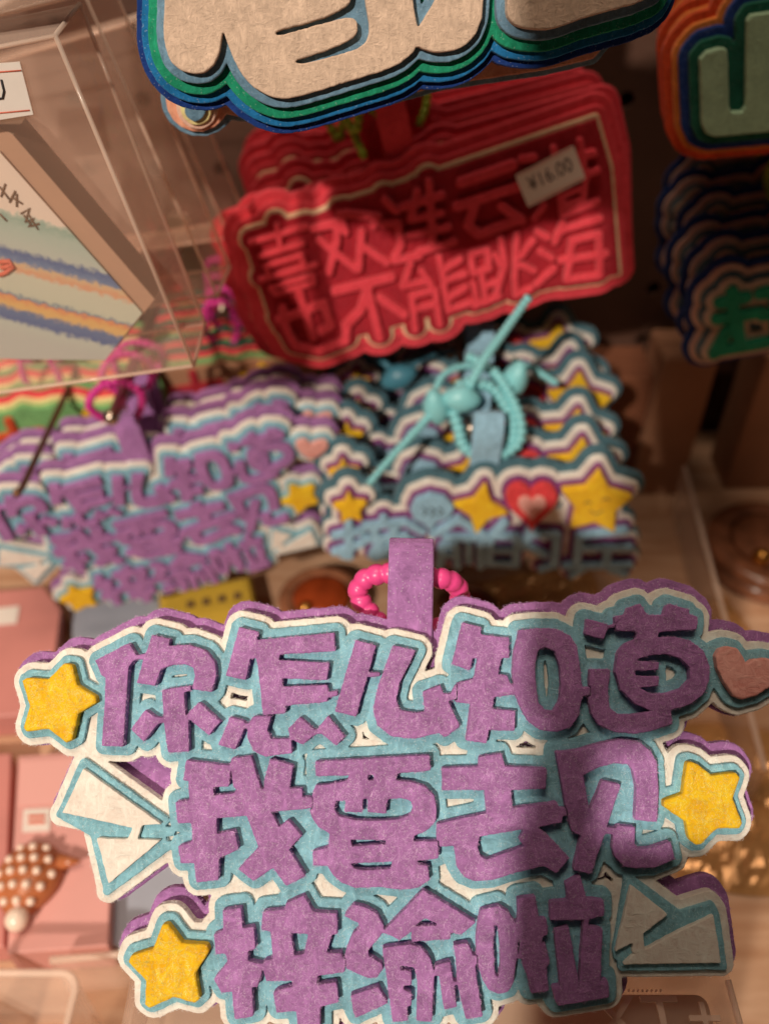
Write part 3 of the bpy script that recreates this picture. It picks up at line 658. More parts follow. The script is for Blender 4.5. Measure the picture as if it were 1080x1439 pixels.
reds[1].location += Vector((-.0050, 0, -.0052)); reds[2].location += Vector((.0040, 0, -.001))
inv = reds[0].matrix_world.inverted()
for pts in ([(478, 128), (484, 160), (498, 190), (512, 222)], [(500, 140), (530, 160), (556, 186)], [(600, 120), (598, 150), (588, 176)]):
    link('bead_tie', bead_chain('bead_tie', [inv @ at(x, y, .250) for x, y in pts], 1.3 * MM, 2.2 * MM), 'chain_olive', reds[0])
# price sticker on the front red charm
def text_mesh(name, body_, size, th, font_scale=(1, 1), spacing=1.0):
    cu = bpy.data.curves.new(name, 'FONT'); cu.body = body_; cu.size = size; cu.extrude = th / 2; cu.align_x = 'CENTER'; cu.align_y = 'CENTER'; cu.space_character = spacing
    o = bpy.data.objects.new(name, cu); COL.objects.link(o); dg = bpy.context.evaluated_depsgraph_get(); dg.update()
    me = bpy.data.meshes.new_from_object(o.evaluated_get(dg)); me.name = name; COL.objects.unlink(o); bpy.data.objects.remove(o); bpy.data.curves.remove(cu); me.materials.clear()
    me.transform(Matrix.Diagonal((font_scale[0], font_scale[1], 1, 1))); return me
c0 = RD.un(773, 249, .3 * MM); c1 = RD.un(818, 226, .3 * MM); ang = math.atan2(c1[1] - c0[1], c1[0] - c0[0])
sm = link('price_sticker', fill_mesh('price_sticker', [rquad(-8.7 * MM, -5.2 * MM, 8.7 * MM, 5.2 * MM, .6 * MM)], 0, .14 * MM), 'paper_white', reds[0], Matrix.Translation((c0[0], c0[1], rz + .04 * MM)) @ Matrix.Rotation(ang, 4, 'Z'))
sm['label'] = 'small white sticker printed with the price'
t = text_mesh('price', '¥16.00', 5.6 * MM, .04 * MM, (.80, 1.05), 1.05); t.transform(Matrix.Translation((.2 * MM, .6 * MM, .17 * MM))); link('price', t, 'ink_black', sm)
for yy in (-4.6, 4.7): link('printed_line', fill_mesh('printed_line', [quad(-8.2 * MM, yy * MM, 8.2 * MM, (yy + .22) * MM)], .15 * MM, .18 * MM), 'ink_red', sm)

# blue charm
BL = Frame(670, 715, .288, -3, 2, -2)
zQ = Z(440, 400, 2.25)
blue_chars = [
 [zQ([(68,800),(155,785)]), zQ([(110,752),(114,865),(95,860)]), zQ([(68,850),(152,825)]), zQ([(165,770),(290,757)]), zQ([(222,745),(224,765)]), zQ([(190,775),(196,800)]), zQ([(258,770),(250,795)]), zQ([(160,812),(292,800)]), zQ([(215,815),(185,862),(265,865)]), zQ([(255,820),(200,870)])],
 [zQ([(308,765),(345,785)]), zQ([(302,810),(335,825)]), zQ([(312,880),(345,845)]), zQ([(380,795),(458,748),(548,802)]), zQ([(420,805),(510,805)]), zQ([(408,832),(400,895)]), zQ([(408,832),(452,826),(456,895)]), zQ([(410,862),(450,858)]), zQ([(492,825),(492,880)]), zQ([(530,818),(530,895)])],
 [zQ([(605,758),(570,795)]), zQ([(560,800),(556,885),(640,890),(645,802),(560,800)]), zQ([(560,845),(640,845)]), zQ([(695,758),(668,835)]), zQ([(685,795),(772,798),(762,890),(722,905)]), zQ([(692,838),(732,860)])],
 [zQ([(985,782),(842,800),(832,892)]), zQ([(845,838),(1000,838)]), zQ([(930,842),(927,890)]), zQ([(798,896),(1000,892)]), zQ([(850,905),(818,925)]), zQ([(940,905),(985,920)])],
]
def star_poly(cx, cy, r, k=.52, rot=90, n=5):
    return [(cx + (r if i % 2 == 0 else r * k) * math.cos(math.radians(rot + i * 180 / n)), cy - (r if i % 2 == 0 else r * k) * math.sin(math.radians(rot + i * 180 / n)) * .88) for i in range(2 * n)]
def heart_poly(cx, cy, s):
    out = []
    for i in range(28):
        t = 2 * math.pi * i / 28; out.append((cx + s * 16 * math.sin(t) ** 3 / 16, cy - s * (13 * math.cos(t) - 5 * math.cos(2 * t) - 2 * math.cos(3 * t) - math.cos(4 * t)) / 16))
    return out
bz = 7.6 * MM
def bp_(pts): return [BL.un(x, y, 0) for x, y in pts]
B2 = [[bp_(l) for l in g] for g in blue_chars]
icons = [('star', bp_(zQ(star_poly(117, 712, 52, rot=96))), 'felt_yellow'), ('speech_bubble', bp_(zQ([(310,715),(325,685),(370,668),(415,678),(442,705),(430,735),(385,752),(372,778),(350,755),(320,742)])), 'felt_blue'),
         ('sparkle', bp_(zQ(star_poly(530, 712, 84, .45, 80, 4))), 'felt_yellow'), ('red_heart', bp_(zQ(heart_poly(690, 694, 80))), 'felt_scarlet'), ('smiling_star', bp_(zQ(star_poly(893, 694, 114, .56, 84))), 'felt_yellow')]
bf = Field(*bounds([l for g in B2 for l in g] + [i[1] for i in icons], .009), .00030)
bd = [umin([bf.line(l, 1.45 * MM) for l in g]) for g in B2]
idl = [bf.poly(i[1]) - .3 * MM for i in icons]
ball = umin(bd); iall = umin(idl)
gap = bf.poly(bp_(zQ([(90,750),(540,735),(960,740),(985,900),(600,890),(100,850)])))
purp = umin([ball - 1.35 * MM, iall - 1.2 * MM])
wht = umin([ball - 2.5 * MM, iall - 3.0 * MM, gap])
blue_parts = [('back_layer', fill_mesh('back_layer', bf.loops(umin([ball - 3.3 * MM, iall - 5.2 * MM, gap - 1 * MM])), 0, 2.3 * MM, .3 * MM), 'felt_steel'),
              ('white_layer', fill_mesh('white_layer', bf.loops(wht), 2.32 * MM, 4.2 * MM, .3 * MM), 'felt_white'),
              ('purple_layer', fill_mesh('purple_layer', bf.loops(purp), 4.22 * MM, 5.5 * MM, .25 * MM), 'felt_magenta')]
for i, d in enumerate(bd):
    for e in bd[:i]: d = np.maximum(d, .0001 - e)
    d = np.maximum(d, .0001 - iall)
    blue_parts.append(('character', fill_mesh('character', bf.loops(d), 5.52 * MM, bz, .35 * MM), 'felt_blue'))
for (n, pts, mt), d in zip(icons, idl): blue_parts.append((n, fill_mesh(n, bf.loops(d), 5.52 * MM, bz + .3 * MM, .5 * MM, 3), mt))
hq = bp_(zQ(heart_poly(690, 696, 44))); blue_parts.append(('pink_heart', fill_mesh('pink_heart', [hq], bz + .32 * MM, bz + 1.0 * MM, .25 * MM), 'felt_pink'))
bm = bmesh.new()   # the star's smile and the bubble's dots
for l in ([(855,690),(866,682),(878,690)], [(912,680),(924,672),(936,680)], [(875,712),(893,724),(915,710)]): tube(bm, [(*BL.un(*zQ([q])[0]), bz + .35 * MM) for q in l], .25 * MM, 6)
blue_parts.append(('smile', bm_mesh('smile', bm), 'ink_faded'))
bm = bmesh.new()
for x in (345, 370, 395): tube(bm, [(*BL.un(*zQ([q])[0]), bz + .35 * MM) for q in ((x, 702), (x + 14, 714), (x + 2, 728))], .3 * MM, 6)
blue_parts.append(('bubble_marks', bm_mesh('bubble_marks', bm), 'ink_black'))
bu, bv = BL.un(685, 665)
bstrap = ribbon('strap', [(bv - 4 * MM, 1.0 * MM), (bv + 1 * MM, 1.2 * MM), (bv + 8 * MM, 1.5 * MM), (bv + 14 * MM, -.5 * MM), (bv + 15.5 * MM, -2.5 * MM), (bv + 13 * MM, -4.5 * MM), (bv + 2 * MM, -1.2 * MM), (bv - 4 * MM, -.8 * MM)], 9.0 * MM, .95 * MM)
bstrap.transform(Matrix.Translation((bu, 0, 0))); blue_parts.append(('strap', bstrap, 'felt_blue'))
blues = stack('felt_charm', blue_parts, BL, 6, .0165, .0006, [0, 1.2, -1.6, 1.4, -1.2, 1.8],
      lambda i: 'blue-lettered felt charm with smiling star, %s of the stack with cyan bead ties' % ord_[i], 'blue charms hanging in a stack', bz)
hk = at(661, 606, .284); peg_hook(hk, 'steel peg hook with shiny ball tip carrying the blue stack')
# bead ties of the blue stack, drawn where they show: loops round the hook with two-lobed locking knobs and loose tails
def W(x, y, D): return blues[0].matrix_world.inverted() @ at(x, y, D)
link('bead_tie', bead_chain('bead_tie', [W(672, 640, .287), W(652, 628, .284), W(643, 600, .281), W(636, 568, .280), W(650, 540, .281), W(690, 545, .281), W(712, 575, .281), W(722, 605, .283), W(714, 632, .286), W(700, 645, .288)], 2.15 * MM, 2.4 * MM, core=.45), 'chain_cyan', blues[0])
def knob(name, x, y, D, sx, sy, rot, mat, root):
    bm = bmesh.new(); bmesh.ops.create_uvsphere(bm, u_segments=18, v_segments=12, radius=1, matrix=Matrix.Diagonal((sx, sy, min(sx, sy), 1)))
    for v in bm.verts: v.co.y *= 1 + .18 * math.cos(v.co.x / sx * 3)
    me = bm_mesh(name, bm); me.transform(Matrix.Translation(W(x, y, D)) @ Matrix.Rotation(rot, 4, 'Z')); return link(name, me, mat, root)
link('bead_tie', bead_chain('bead_tie', [W(655, 500, .286), W(690, 520, .284), W(712, 548, .281), W(730, 590, .280), W(728, 622, .282), W(705, 640, .284)], 1.9 * MM, 2.4 * MM, core=.45), 'chain_cyan', blues[0])
knob('lock_bead', 648, 560, .278, 6.3 * MM, 4.0 * MM, -.1, 'chain_cyan', blues[0])
knob('lock_bead', 612, 572, .280, 4.2 * MM, 6.0 * MM, .25, 'chain_cyan', blues[0])
knob('lock_bead', 722, 535, .286, 4.3 * MM, 6.6 * MM, -.2, 'chain_cyan', blues[0])
def tail(pts, r0, r1, root, mat='chain_cyan'):
    sub = 6; P = smooth_path(pts, 2.2 * MM / sub); n = len(P)
    rs = [(r0 + (r1 - r0) * i / n) * (.66 + .34 * abs(math.sin(math.pi * i / sub))) for i in range(n)]
    bm = bmesh.new(); tube(bm, P, rs, 10); link('tail', bm_mesh('tail', bm), mat, root)
tail([W(655, 552, .278), W(678, 508, .272), W(705, 470, .262), W(742, 418, .248)], 1.7 * MM, 1.3 * MM, blues[0])
tail([W(605, 582, .280), W(575, 615, .276), W(545, 648, .272), W(518, 680, .268)], 1.6 * MM, 1.2 * MM, blues[0])
link('bead_tie', bead_chain('bead_tie', [W(608, 560, .284), W(622, 528, .288), W(655, 514, .292), W(690, 522, .292), W(715, 540, .290)], 1.3 * MM, 2.0 * MM), 'chain_cyan', blues[0])
link('bead_tie', bead_chain('bead_tie', [W(735, 545, .290), W(760, 555, .292), W(785, 570, .292), W(800, 580, .292)], 1.3 * MM, 2.2 * MM), 'chain_cyan', blues[1])
def W(x, y, D): return blues[4].matrix_world.inverted() @ at(x, y, D)
link('bead_tie', bead_chain('bead_tie', [W(572, 535, .318), W(585, 510, .322), W(615, 496, .325), W(650, 494, .328), W(680, 508, .328)], 1.3 * MM, 2.0 * MM), 'chain_teal', blues[4])
knob('lock_bead', 560, 530, .315, 7 * MM, 4.2 * MM, .5, 'chain_teal', blues[4])
tail([W(552, 522, .315), W(540, 510, .314), W(528, 502, .313)], 1.3 * MM, 1.0 * MM, blues[4], 'chain_teal')

# ------------------------------------------------------------------ beige charm at the top and the coral one behind it
BG = Frame(560, 40, .144, 18, 5, 0)
zS2 = Z(170, 0, 1080 / 430)
def bgp(pts): return [BG.un(x, y, 0) for x, y in pts]
p1 = bgp([(236,-520),(232,-150),(231,0),(230,50),(237,80),(250,96),(268,103),(286,102),(301,90),(309,70),(313,44),(316,50),(323,70),(337,100),(357,123),(385,137),(417,136),(488,115),(552,94),(580,74),(585,64),(592,68),(612,73),(640,70),(662,56),(674,34),(679,0),(684,-150),(690,-520)])  # top carried far above the view to lengthen its shadow
p1 = [(p.x, p.y) for p in smooth_path([(x, y, 0) for x, y in p1], .0007, True)]
p2 = bgp([(722,-520),(716,-150),(712,5),(715,25),(726,36),(750,41),(778,40),(822,25),(868,12),(904,0),(930,-25),(936,-150),(940,-520)])
p2 = [(p.x, p.y) for p in smooth_path([(x, y, 0) for x, y in p2], .0007, True)]
h1 = bgp(zS2([(556,108),(640,85),(720,60),(790,25),(812,0),(818,-60),(850,-60),(868,40),(876,90),(868,140),(830,172),(740,200),(640,224),(614,216),(690,190),(770,160),(822,130),(836,100),(830,72),(800,62),(720,80),(560,124)]))
h1 = [(p.x, p.y) for p in smooth_path([(x, y, 0) for x, y in h1], .0007, True)]
h2 = bgp([(575,-60),(622,-60),(612,0),(587,40),(581,10)])
shade_piece = bgp([(198,-520),(196,-170),(190,-100),(176,-72),(140,-62),(60,-56),(-160,-58),(-330,-56),(-410,-66),(-440,-100),(-450,-170),(-450,-520)])  # unseen piece above the view, added and widened to shade the upper left
gf = Field(*bounds([p1, p2, shade_piece], .010), .00024)
g1 = np.maximum(np.maximum(gf.poly(p1), -gf.poly(h1)), -gf.poly(h2)); g2 = gf.poly(p2); shade_dist = gf.poly(shade_piece); gall = umin([g1, g2, shade_dist + 1.5 * MM])
gz = 8.8 * MM
bg_parts = [('navy_layer', fill_mesh('navy_layer', gf.loops(gall - 5.4 * MM), 0, 1.7 * MM, .25 * MM), 'felt_navy'),
            ('ocean_layer', fill_mesh('ocean_layer', gf.loops(gall - 4.3 * MM), 1.72 * MM, 3.4 * MM, .25 * MM), 'felt_ocean'),
            ('green_layer', fill_mesh('green_layer', gf.loops(gall - 3.0 * MM), 3.42 * MM, 5.2 * MM, .25 * MM), 'felt_green'),
            ('slate_layer', fill_mesh('slate_layer', gf.loops(gall - 1.4 * MM), 5.22 * MM, 7.0 * MM, .25 * MM), 'felt_slate'),
            ('character', fill_mesh('character', gf.loops(g1), 7.02 * MM, gz, .25 * MM), 'felt_beige'), ('character', fill_mesh('character', gf.loops(g2), 7.02 * MM, gz, .25 * MM), 'felt_beige'), ('character', fill_mesh('character', gf.loops(np.maximum(shade_dist + 1.5 * MM, .0001 - g1)), 7.02 * MM, gz, .25 * MM), 'felt_beige')]  # the third one is the unseen shade piece
bg = build_charm('felt_charm', bg_parts, BG.mat(-gz), 'large beige-lettered felt charm with green and navy layers above the red stack', 'charm', None)
CB = Frame(560, 60, .163, 4, 0, 0)
def cbp(pts): return [CB.un(x, y, 0) for x, y in pts]
q1 = cbp([(274 + 46 * math.cos(math.radians(a)), 146 + 46 * math.sin(math.radians(a))) for a in range(0, 360, 20)])
q2 = cbp([(240,-140),(240,70),(250,150),(330,170),(420,172),(520,154),(620,126),(770,104),(838,88),(870,50),(900,-140)])
q3 = cbp([(274 + 15 * math.cos(math.radians(a)), 158 + 17 * math.sin(math.radians(a)) - 4) for a in range(0, 360, 20)])
cf = Field(*bounds([q1, q2], .008), .00028); c1_ = np.minimum(cf.poly(q1), cf.poly(q2)); c3_ = cf.poly(q3)
cb_parts = [('slate_layer', fill_mesh('slate_layer', cf.loops(c1_ - 1.3 * MM), 0, 1.7 * MM, .25 * MM), 'felt_slate'),
            ('coral_layer', fill_mesh('coral_layer', cf.loops(c1_), 1.72 * MM, 3.2 * MM, .25 * MM), 'felt_coral'),
            ('blush_ring', fill_mesh('blush_ring', cf.loops(c3_ - 2.0 * MM), 3.22 * MM, 4.2 * MM, .25 * MM), 'felt_blush'),
            ('butter_ring', fill_mesh('butter_ring', cf.loops(c3_ - 1.0 * MM), 4.22 * MM, 5.2 * MM, .25 * MM), 'felt_butter'),
            ('slate_dot', fill_mesh('slate_dot', cf.loops(c3_), 5.22 * MM, 6.4 * MM, .25 * MM), 'felt_slate')]
cbs = stack('felt_charm', cb_parts, CB, 7, .0160, .001, [0, .5, -.6, .4], lambda i: 'coral felt charm with cream rings, %s of the shade-deepened stack behind the beige charm' % ord_[i], 'coral charms hanging in a stack', 6.4 * MM, .4); cb = cbs[0]  # only the front one shows; the rest are added to shade the recess
hk = at(560, -60, .150); peg_hook((hk.x, hk.y - .004, hk.z), 'steel peg hook carrying the beige charm')
for o, fr, zz in ((bg, BG, gz), (cb, CB, 6.4 * MM)):
    u, v = fr.un(560, -75 if o is bg else -95, 0)
    hang_chain(o, [(u, v - 12 * MM, -2 * MM), (u - 6 * MM, v - 6 * MM, -2 * MM), (u - 4 * MM, v + 3.5 * MM, -1 * MM), (u, v + 5 * MM, 0), (u + 4 * MM, v + 3.5 * MM, -1 * MM), (u + 6 * MM, v - 6 * MM, -2 * MM)], 'chain_olive')

# ------------------------------------------------------------------ orange charms, right
OR = Frame(1040, 110, .215, 3, -2, 8)
zT = Z(540, 0, 2)
def op(pts): return [OR.un(x, y, 0) for x, y in pts]
o1 = op(zT([(888,168),(905,148),(940,138),(960,140),(964,180),(966,300),(975,318),(1005,318),(1016,300),(1020,60),(1030,45),(1130,30),(1150,60),(1150,270),(1165,285),(1190,280),(1196,120),(1215,105),(1290,90),(1305,110),(1310,330),(1290,350),(930,384),(905,376),(893,350)]))
of_ = Field(*bounds([o1], .010), .00028); od = of_.poly(o1) - .15 * MM
or_parts = [('orange_layer', fill_mesh('orange_layer', of_.loops(od - 7.6 * MM), 0, 1.8 * MM, .3 * MM), 'felt_orange'),
            ('tangerine_layer', fill_mesh('tangerine_layer', of_.loops(od - 5.6 * MM), 1.82 * MM, 3.4 * MM, .3 * MM), 'felt_tangerine'),
            ('navy_layer', fill_mesh('navy_layer', of_.loops(od - 4.2 * MM), 3.42 * MM, 5.0 * MM, .3 * MM), 'felt_navy'),
            ('bottle_layer', fill_mesh('bottle_layer', of_.loops(od - 2.2 * MM), 5.02 * MM, 6.6 * MM, .3 * MM), 'felt_bottle'),
            ('character', fill_mesh('character', of_.loops(od), 6.62 * MM, 8.4 * MM, .4 * MM), 'felt_sage')]
ors = stack('felt_charm', or_parts, OR, 8, .0098, -.0002, [0, .6, -.6], lambda i: 'orange felt charm with pale sage letter, %s of the shade-deepened orange stack beside the red one' % ord_[i], 'orange charms hanging in a stack', 8.4 * MM, .6)
for i, o in enumerate(ors): o.location.x += .0024 * i  # deeper ones are added to shade the green stack, shifted out of sight
hk = at(1090, -70, .222); peg_hook((hk.x, hk.y - .004, hk.z), 'steel peg hook carrying the orange stack')
for o in ors:
    u, v = OR.un(1090, -60, 0)
    hang_chain(o, [(u, v - 14 * MM, -2 * MM), (u - 6 * MM, v - 6 * MM, -2 * MM), (u - 4 * MM, v + 3 * MM, -1 * MM), (u, v + 5 * MM, 0), (u + 4 * MM, v + 3 * MM, -1 * MM), (u + 6 * MM, v - 6 * MM, -2 * MM)], 'chain_olive')

# ------------------------------------------------------------------ green-lettered charms, right
GR = Frame(1040, 450, .276, -2, 0, 6)
zR = Z(860, 160, 833 / 220)
g_chars = [[zR([(575,1015),(715,985)]), zR([(640,955),(650,1100)]), zR([(560,1100),(790,1065)]), zR([(665,1110),(680,1240)]), zR([(615,1160),(545,1285)]), zR([(570,1270),(820,1225)]), zR([(790,965),(905,945)]), zR([(800,1080),(940,1060)]), zR([(870,950),(880,1200)])],
           [zR([(1010,950),(1200,910)]), zR([(1100,880),(1110,1210)]), zR([(1010,1060),(1210,1030)]), zR([(1020,1220),(1220,1190)])]]
G2 = [[[GR.un(x, y, 0) for x, y in l] for l in g] for g in g_chars]
grf = Field(*bounds([l for g in G2 for l in g], .013), .00032)
gd = [umin([grf.line(l, 1.9 * MM) for l in g]) for g in G2]; ga = umin(gd)
gr_parts = [('navy_layer', fill_mesh('navy_layer', grf.loops(ga - 6.8 * MM), 0, 1.7 * MM, .3 * MM), 'felt_navy'),
            ('blush_layer', fill_mesh('blush_layer', grf.loops(ga - 4.9 * MM), 1.72 * MM, 3.2 * MM, .3 * MM), 'felt_blush'),
            ('blue_layer', fill_mesh('blue_layer', grf.loops(ga - 3.0 * MM), 3.22 * MM, 4.7 * MM, .3 * MM), 'felt_steel'),
            ('cream_layer', fill_mesh('cream_layer', grf.loops(ga - 1.9 * MM), 4.72 * MM, 6.2 * MM, .3 * MM), 'felt_beige')]
for d in gd: gr_parts.append(('character', fill_mesh('character', grf.loops(d), 6.22 * MM, 8.0 * MM, .4 * MM), 'felt_green'))
grs = stack('felt_charm', gr_parts, GR, 6, .0108, .0025, [0, -2.0, 1.4, -1.2, 1.5, -2], lambda i: 'green-lettered felt charm with blush and navy rims, %s of its stack below the orange charms' % ord_[i], 'green charms hanging in a stack', 8.0 * MM, 1.3)
hk = at(1170, 300, .272); peg_hook((hk.x, hk.y - .006, hk.z), 'steel peg hook carrying the green-lettered stack')
for o in grs:
    u, v = GR.un(1170, 305, 0)
    hang_chain(o, [(u, v - 16 * MM, -2 * MM), (u - 6 * MM, v - 6 * MM, -2 * MM), (u - 4 * MM, v + 3 * MM, -1 * MM), (u, v + 5 * MM, 0), (u + 4 * MM, v + 3 * MM, -1 * MM), (u + 6 * MM, v - 6 * MM, -2 * MM)], 'chain_olive')

# ------------------------------------------------------------------ striped charms deep behind the purple stack
def wavy(w_, h_, seed):
    r = random.Random(seed); P = []
    for i in range(64):
        t = 2 * math.pi * i / 64; c, s = math.cos(t), math.sin(t)
        k = 1 / max(abs(c) / (w_ / 2), abs(s) / (h_ / 2)) * .5 + .5 / math.hypot(c / (w_ / 2), s / (h_ / 2))
        k *= 1 + .035 * math.sin(9 * t + seed) + .02 * math.sin(14 * t + 2 * seed)
        P.append((k * c, k * s))
    return P
def striped(frame, n, pitch, cols, label, group, w_=.075, h_=.05, seed=1, dz=.0):
    P = wavy(w_, h_, seed); f = Field(*bounds([P], .006), .0004); d = f.poly(P); parts = []
    for i, c in enumerate(cols[0]): parts.append((['back_layer', 'middle_layer', 'front_layer', 'top_layer'][i], fill_mesh('layer', f.loops(d + (i - 1) * 1.6 * MM), i * 2.0 * MM, (i * 2.0 + 1.97) * MM, .3 * MM), c))
    st_ = star_poly(.014, -.008, .010); st_ = [(x, -y) for x, y in st_]; parts.append(('star', fill_mesh('star', [st_], len(cols[0]) * 2 * MM + .02 * MM, len(cols[0]) * 2 * MM + 1.6 * MM, .4 * MM), 'felt_yellow'))
    lines = [[(-.024, .006), (-.004, .008)], [(-.014, .014), (-.014, -.014)], [(-.026, -.006), (-.002, -.005)]]; fd = umin([f.line(l, 1.6 * MM) for l in lines])
    parts.append(('character', fill_mesh('character', f.loops(fd), len(cols[0]) * 2 * MM + .02 * MM, len(cols[0]) * 2 * MM + 1.6 * MM, .4 * MM), cols[1]))
    return stack('felt_charm', parts, frame, n, pitch, dz, [0, 2, -2, 1.5, -1.5], label, group, 0)
GS = Frame(90, 606, .338, -4, 4, 3)
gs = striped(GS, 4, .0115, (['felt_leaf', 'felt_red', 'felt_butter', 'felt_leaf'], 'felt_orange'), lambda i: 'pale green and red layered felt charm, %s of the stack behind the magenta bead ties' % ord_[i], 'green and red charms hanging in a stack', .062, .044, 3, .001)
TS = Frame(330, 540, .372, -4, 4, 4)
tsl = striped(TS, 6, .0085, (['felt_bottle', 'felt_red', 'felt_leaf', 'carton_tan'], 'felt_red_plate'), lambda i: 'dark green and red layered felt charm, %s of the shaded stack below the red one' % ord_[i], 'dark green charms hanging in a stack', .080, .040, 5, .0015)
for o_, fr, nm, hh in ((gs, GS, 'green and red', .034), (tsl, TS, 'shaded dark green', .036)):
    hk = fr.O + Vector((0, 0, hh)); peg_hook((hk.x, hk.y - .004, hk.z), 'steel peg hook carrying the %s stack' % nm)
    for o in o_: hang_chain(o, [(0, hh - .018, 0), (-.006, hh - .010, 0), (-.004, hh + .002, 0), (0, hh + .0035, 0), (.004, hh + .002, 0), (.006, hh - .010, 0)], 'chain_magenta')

# bare hook in front of the purple stack
t0 = at(26, 697, .276); h = peg_hook(t0, 'bare bronze peg hook reaching past the purple stack under the clear box', 'hook_bronze', .0011)

# ------------------------------------------------------------------ clear boxes with the painted card, left
def obox(name, O, X, Y, Zv, w_, h_, d_, label, thick=.0006):
    """folded clear-plastic box: six sheet panels with bright folded edges"""
    root = bpy.data.objects.new(name, None); COL.objects.link(root)
    root.matrix_world = Matrix(((X.x, Y.x, Zv.x, O.x), (X.y, Y.y, Zv.y, O.y), (X.z, Y.z, Zv.z, O.z), (0, 0, 0, 1)))
    tag(root, label, 'box', 'clear plastic boxes')
    pn = fill_mesh('front_panel', [quad(0, 0, w_, h_)], 0, thick); link('front_panel', pn, 'clear_plastic', root, Matrix.Translation((0, 0, d_)))
    link('back_panel', pn, 'clear_plastic', root)
    sd_ = fill_mesh('side_panel', [quad(0, 0, d_, h_)], 0, thick)
    for x in (0, w_): link('side_panel', sd_, 'clear_plastic', root, Matrix.Translation((x, 0, d_)) @ Matrix.Rotation(math.radians(90), 4, 'Y'))
    en = fill_mesh('end_panel', [quad(0, 0, w_, d_)], 0, thick)
    for y in (0, h_): link('end_panel', en, 'clear_plastic', root, Matrix.Translation((0, y, 0)) @ Matrix.Rotation(math.radians(90), 4, 'X'))
    edges = [((0, 0, d_), (w_, 0, d_)), ((w_, 0, d_), (w_, h_, d_)), ((w_, 0, 0), (w_, 0, d_)), ((w_, 0, 0), (w_, h_, 0)), ((0, h_, d_), (w_, h_, d_)), ((0, 0, 0), (w_, 0, 0)), ((w_, h_, 0), (w_, h_, d_))]
    for a, b in edges:
        bm = bmesh.new(); tube(bm, [a, b], .00042, 8); link('folded_edge', bm_mesh('folded_edge', bm), 'clear_edge', root)
    return root
def orient(p0, pr, pt):
    """p0 bottom-right front, pt top-right front, pr bottom-left front -> X right, Y up, Z to viewer"""
    Y = (pt - p0).normalized(); X = (p0 - pr); X = (X - Y * X.dot(Y)).normalized(); return X, Y, X.cross(Y)
def square_up(x0, y0, D0, xt, yt, Dt, xl, yl):
    a_ = at(x0, y0, D0); t_ = at(xt, yt, Dt); Y_ = (t_ - a_).normalized(); Dl = D0 * ray(x0, y0).dot(Y_) / ray(xl, yl).dot(Y_); return a_, t_, at(xl, yl, Dl)
p0, pt, pl = square_up(272, 514, .200, 78, 50, .150, -60, 560)
X, Y, Zv = orient(p0, pl, pt); hgt = (pt - p0).length; wid = .058; dep = .016
boxA = obox('clear_box', p0 - X * wid - Zv * dep, X, Y, Zv, wid, hgt, dep, 'clear plastic box holding a painted wave card')
p0b, ptb, plb = square_up(305, 416, .236, 118, -10, .184, 60, 452)
Xb, Yb, Zb = orient(p0b, plb, ptb); boxB = obox('clear_box', p0b - Xb * .06 - Zb * .014, Xb, Yb, Zb, .06, (ptb - p0b).length, .014, 'empty clear plastic box just behind the one with the painted card')
p0c, ptc, plc = square_up(322, 334, .270, 190, 30, .232, 100, 366)
Xc, Yc, Zc = orient(p0c, plc, ptc); boxC = obox('clear_box', p0c - Xc * .06 - Zc * .012, Xc, Yc, Zc, .06, (ptc - p0c).length, .012, 'rearmost empty clear plastic box leaning beside the red stack')
# painted card block inside the first box
MA = boxA.matrix_world.inverted()
def inA(x, y, z):
    d = ray(x, y); o = MA @ CAM; dd = MA.to_3x3() @ d; k = (z - o.z) / dd.z; q = o + dd * k; return q
zc = dep - .0022
A_, B_, C_ = inA(200, 440, zc), inA(0, 214, zc), inA(148, 508, zc)
ey = (B_ - A_); ey.z = 0; Lr = ey.length; ey.normalize(); ex = Vector((ey.y, -ey.x, 0))   # ey runs up the right edge, ex to the right of it
if (A_ - C_).dot(ex) < 0: pass
card = bpy.data.objects.new('painted_card', None); COL.objects.link(card)
# local frame: corner at A, edge up along ey, body to the left (-ex)
Mc = Matrix(((ex.x, ey.x, 0, A_.x), (ex.y, ey.y, 0, A_.y), (0, 0, 1, zc), (0, 0, 0, 1)))
card.matrix_world = boxA.matrix_world @ Mc; tag(card, 'pale sea-green card block painted with blue and orange waves, standing in the clear box', 'card')
blk = fill_mesh('card_block', [quad(-.0105, 0, 0, .066), ], -.0105, -.0006, .0002)
# block: its front lies in the plane z = 0, cut by the box's left side
poly_front = [(0, 0), (0, .075), (-.012, .075), (-.042, .042), (-.036, .006), (-.020, -.0)]
front = [MA @ at(*q, .19) for q in ()]
def toC(v): q = Mc.inverted() @ v; return (q.x, q.y)
outline = [toC(inA(x, y, zc)) for x, y in ((200, 440), (148, 506), (20, 505), (-55, 500), (-60, 300), (-55, 180), (0, 214))]
fm = fill_mesh('painted_face', [outline], -.0004, 0); 
th = math.radians(0)
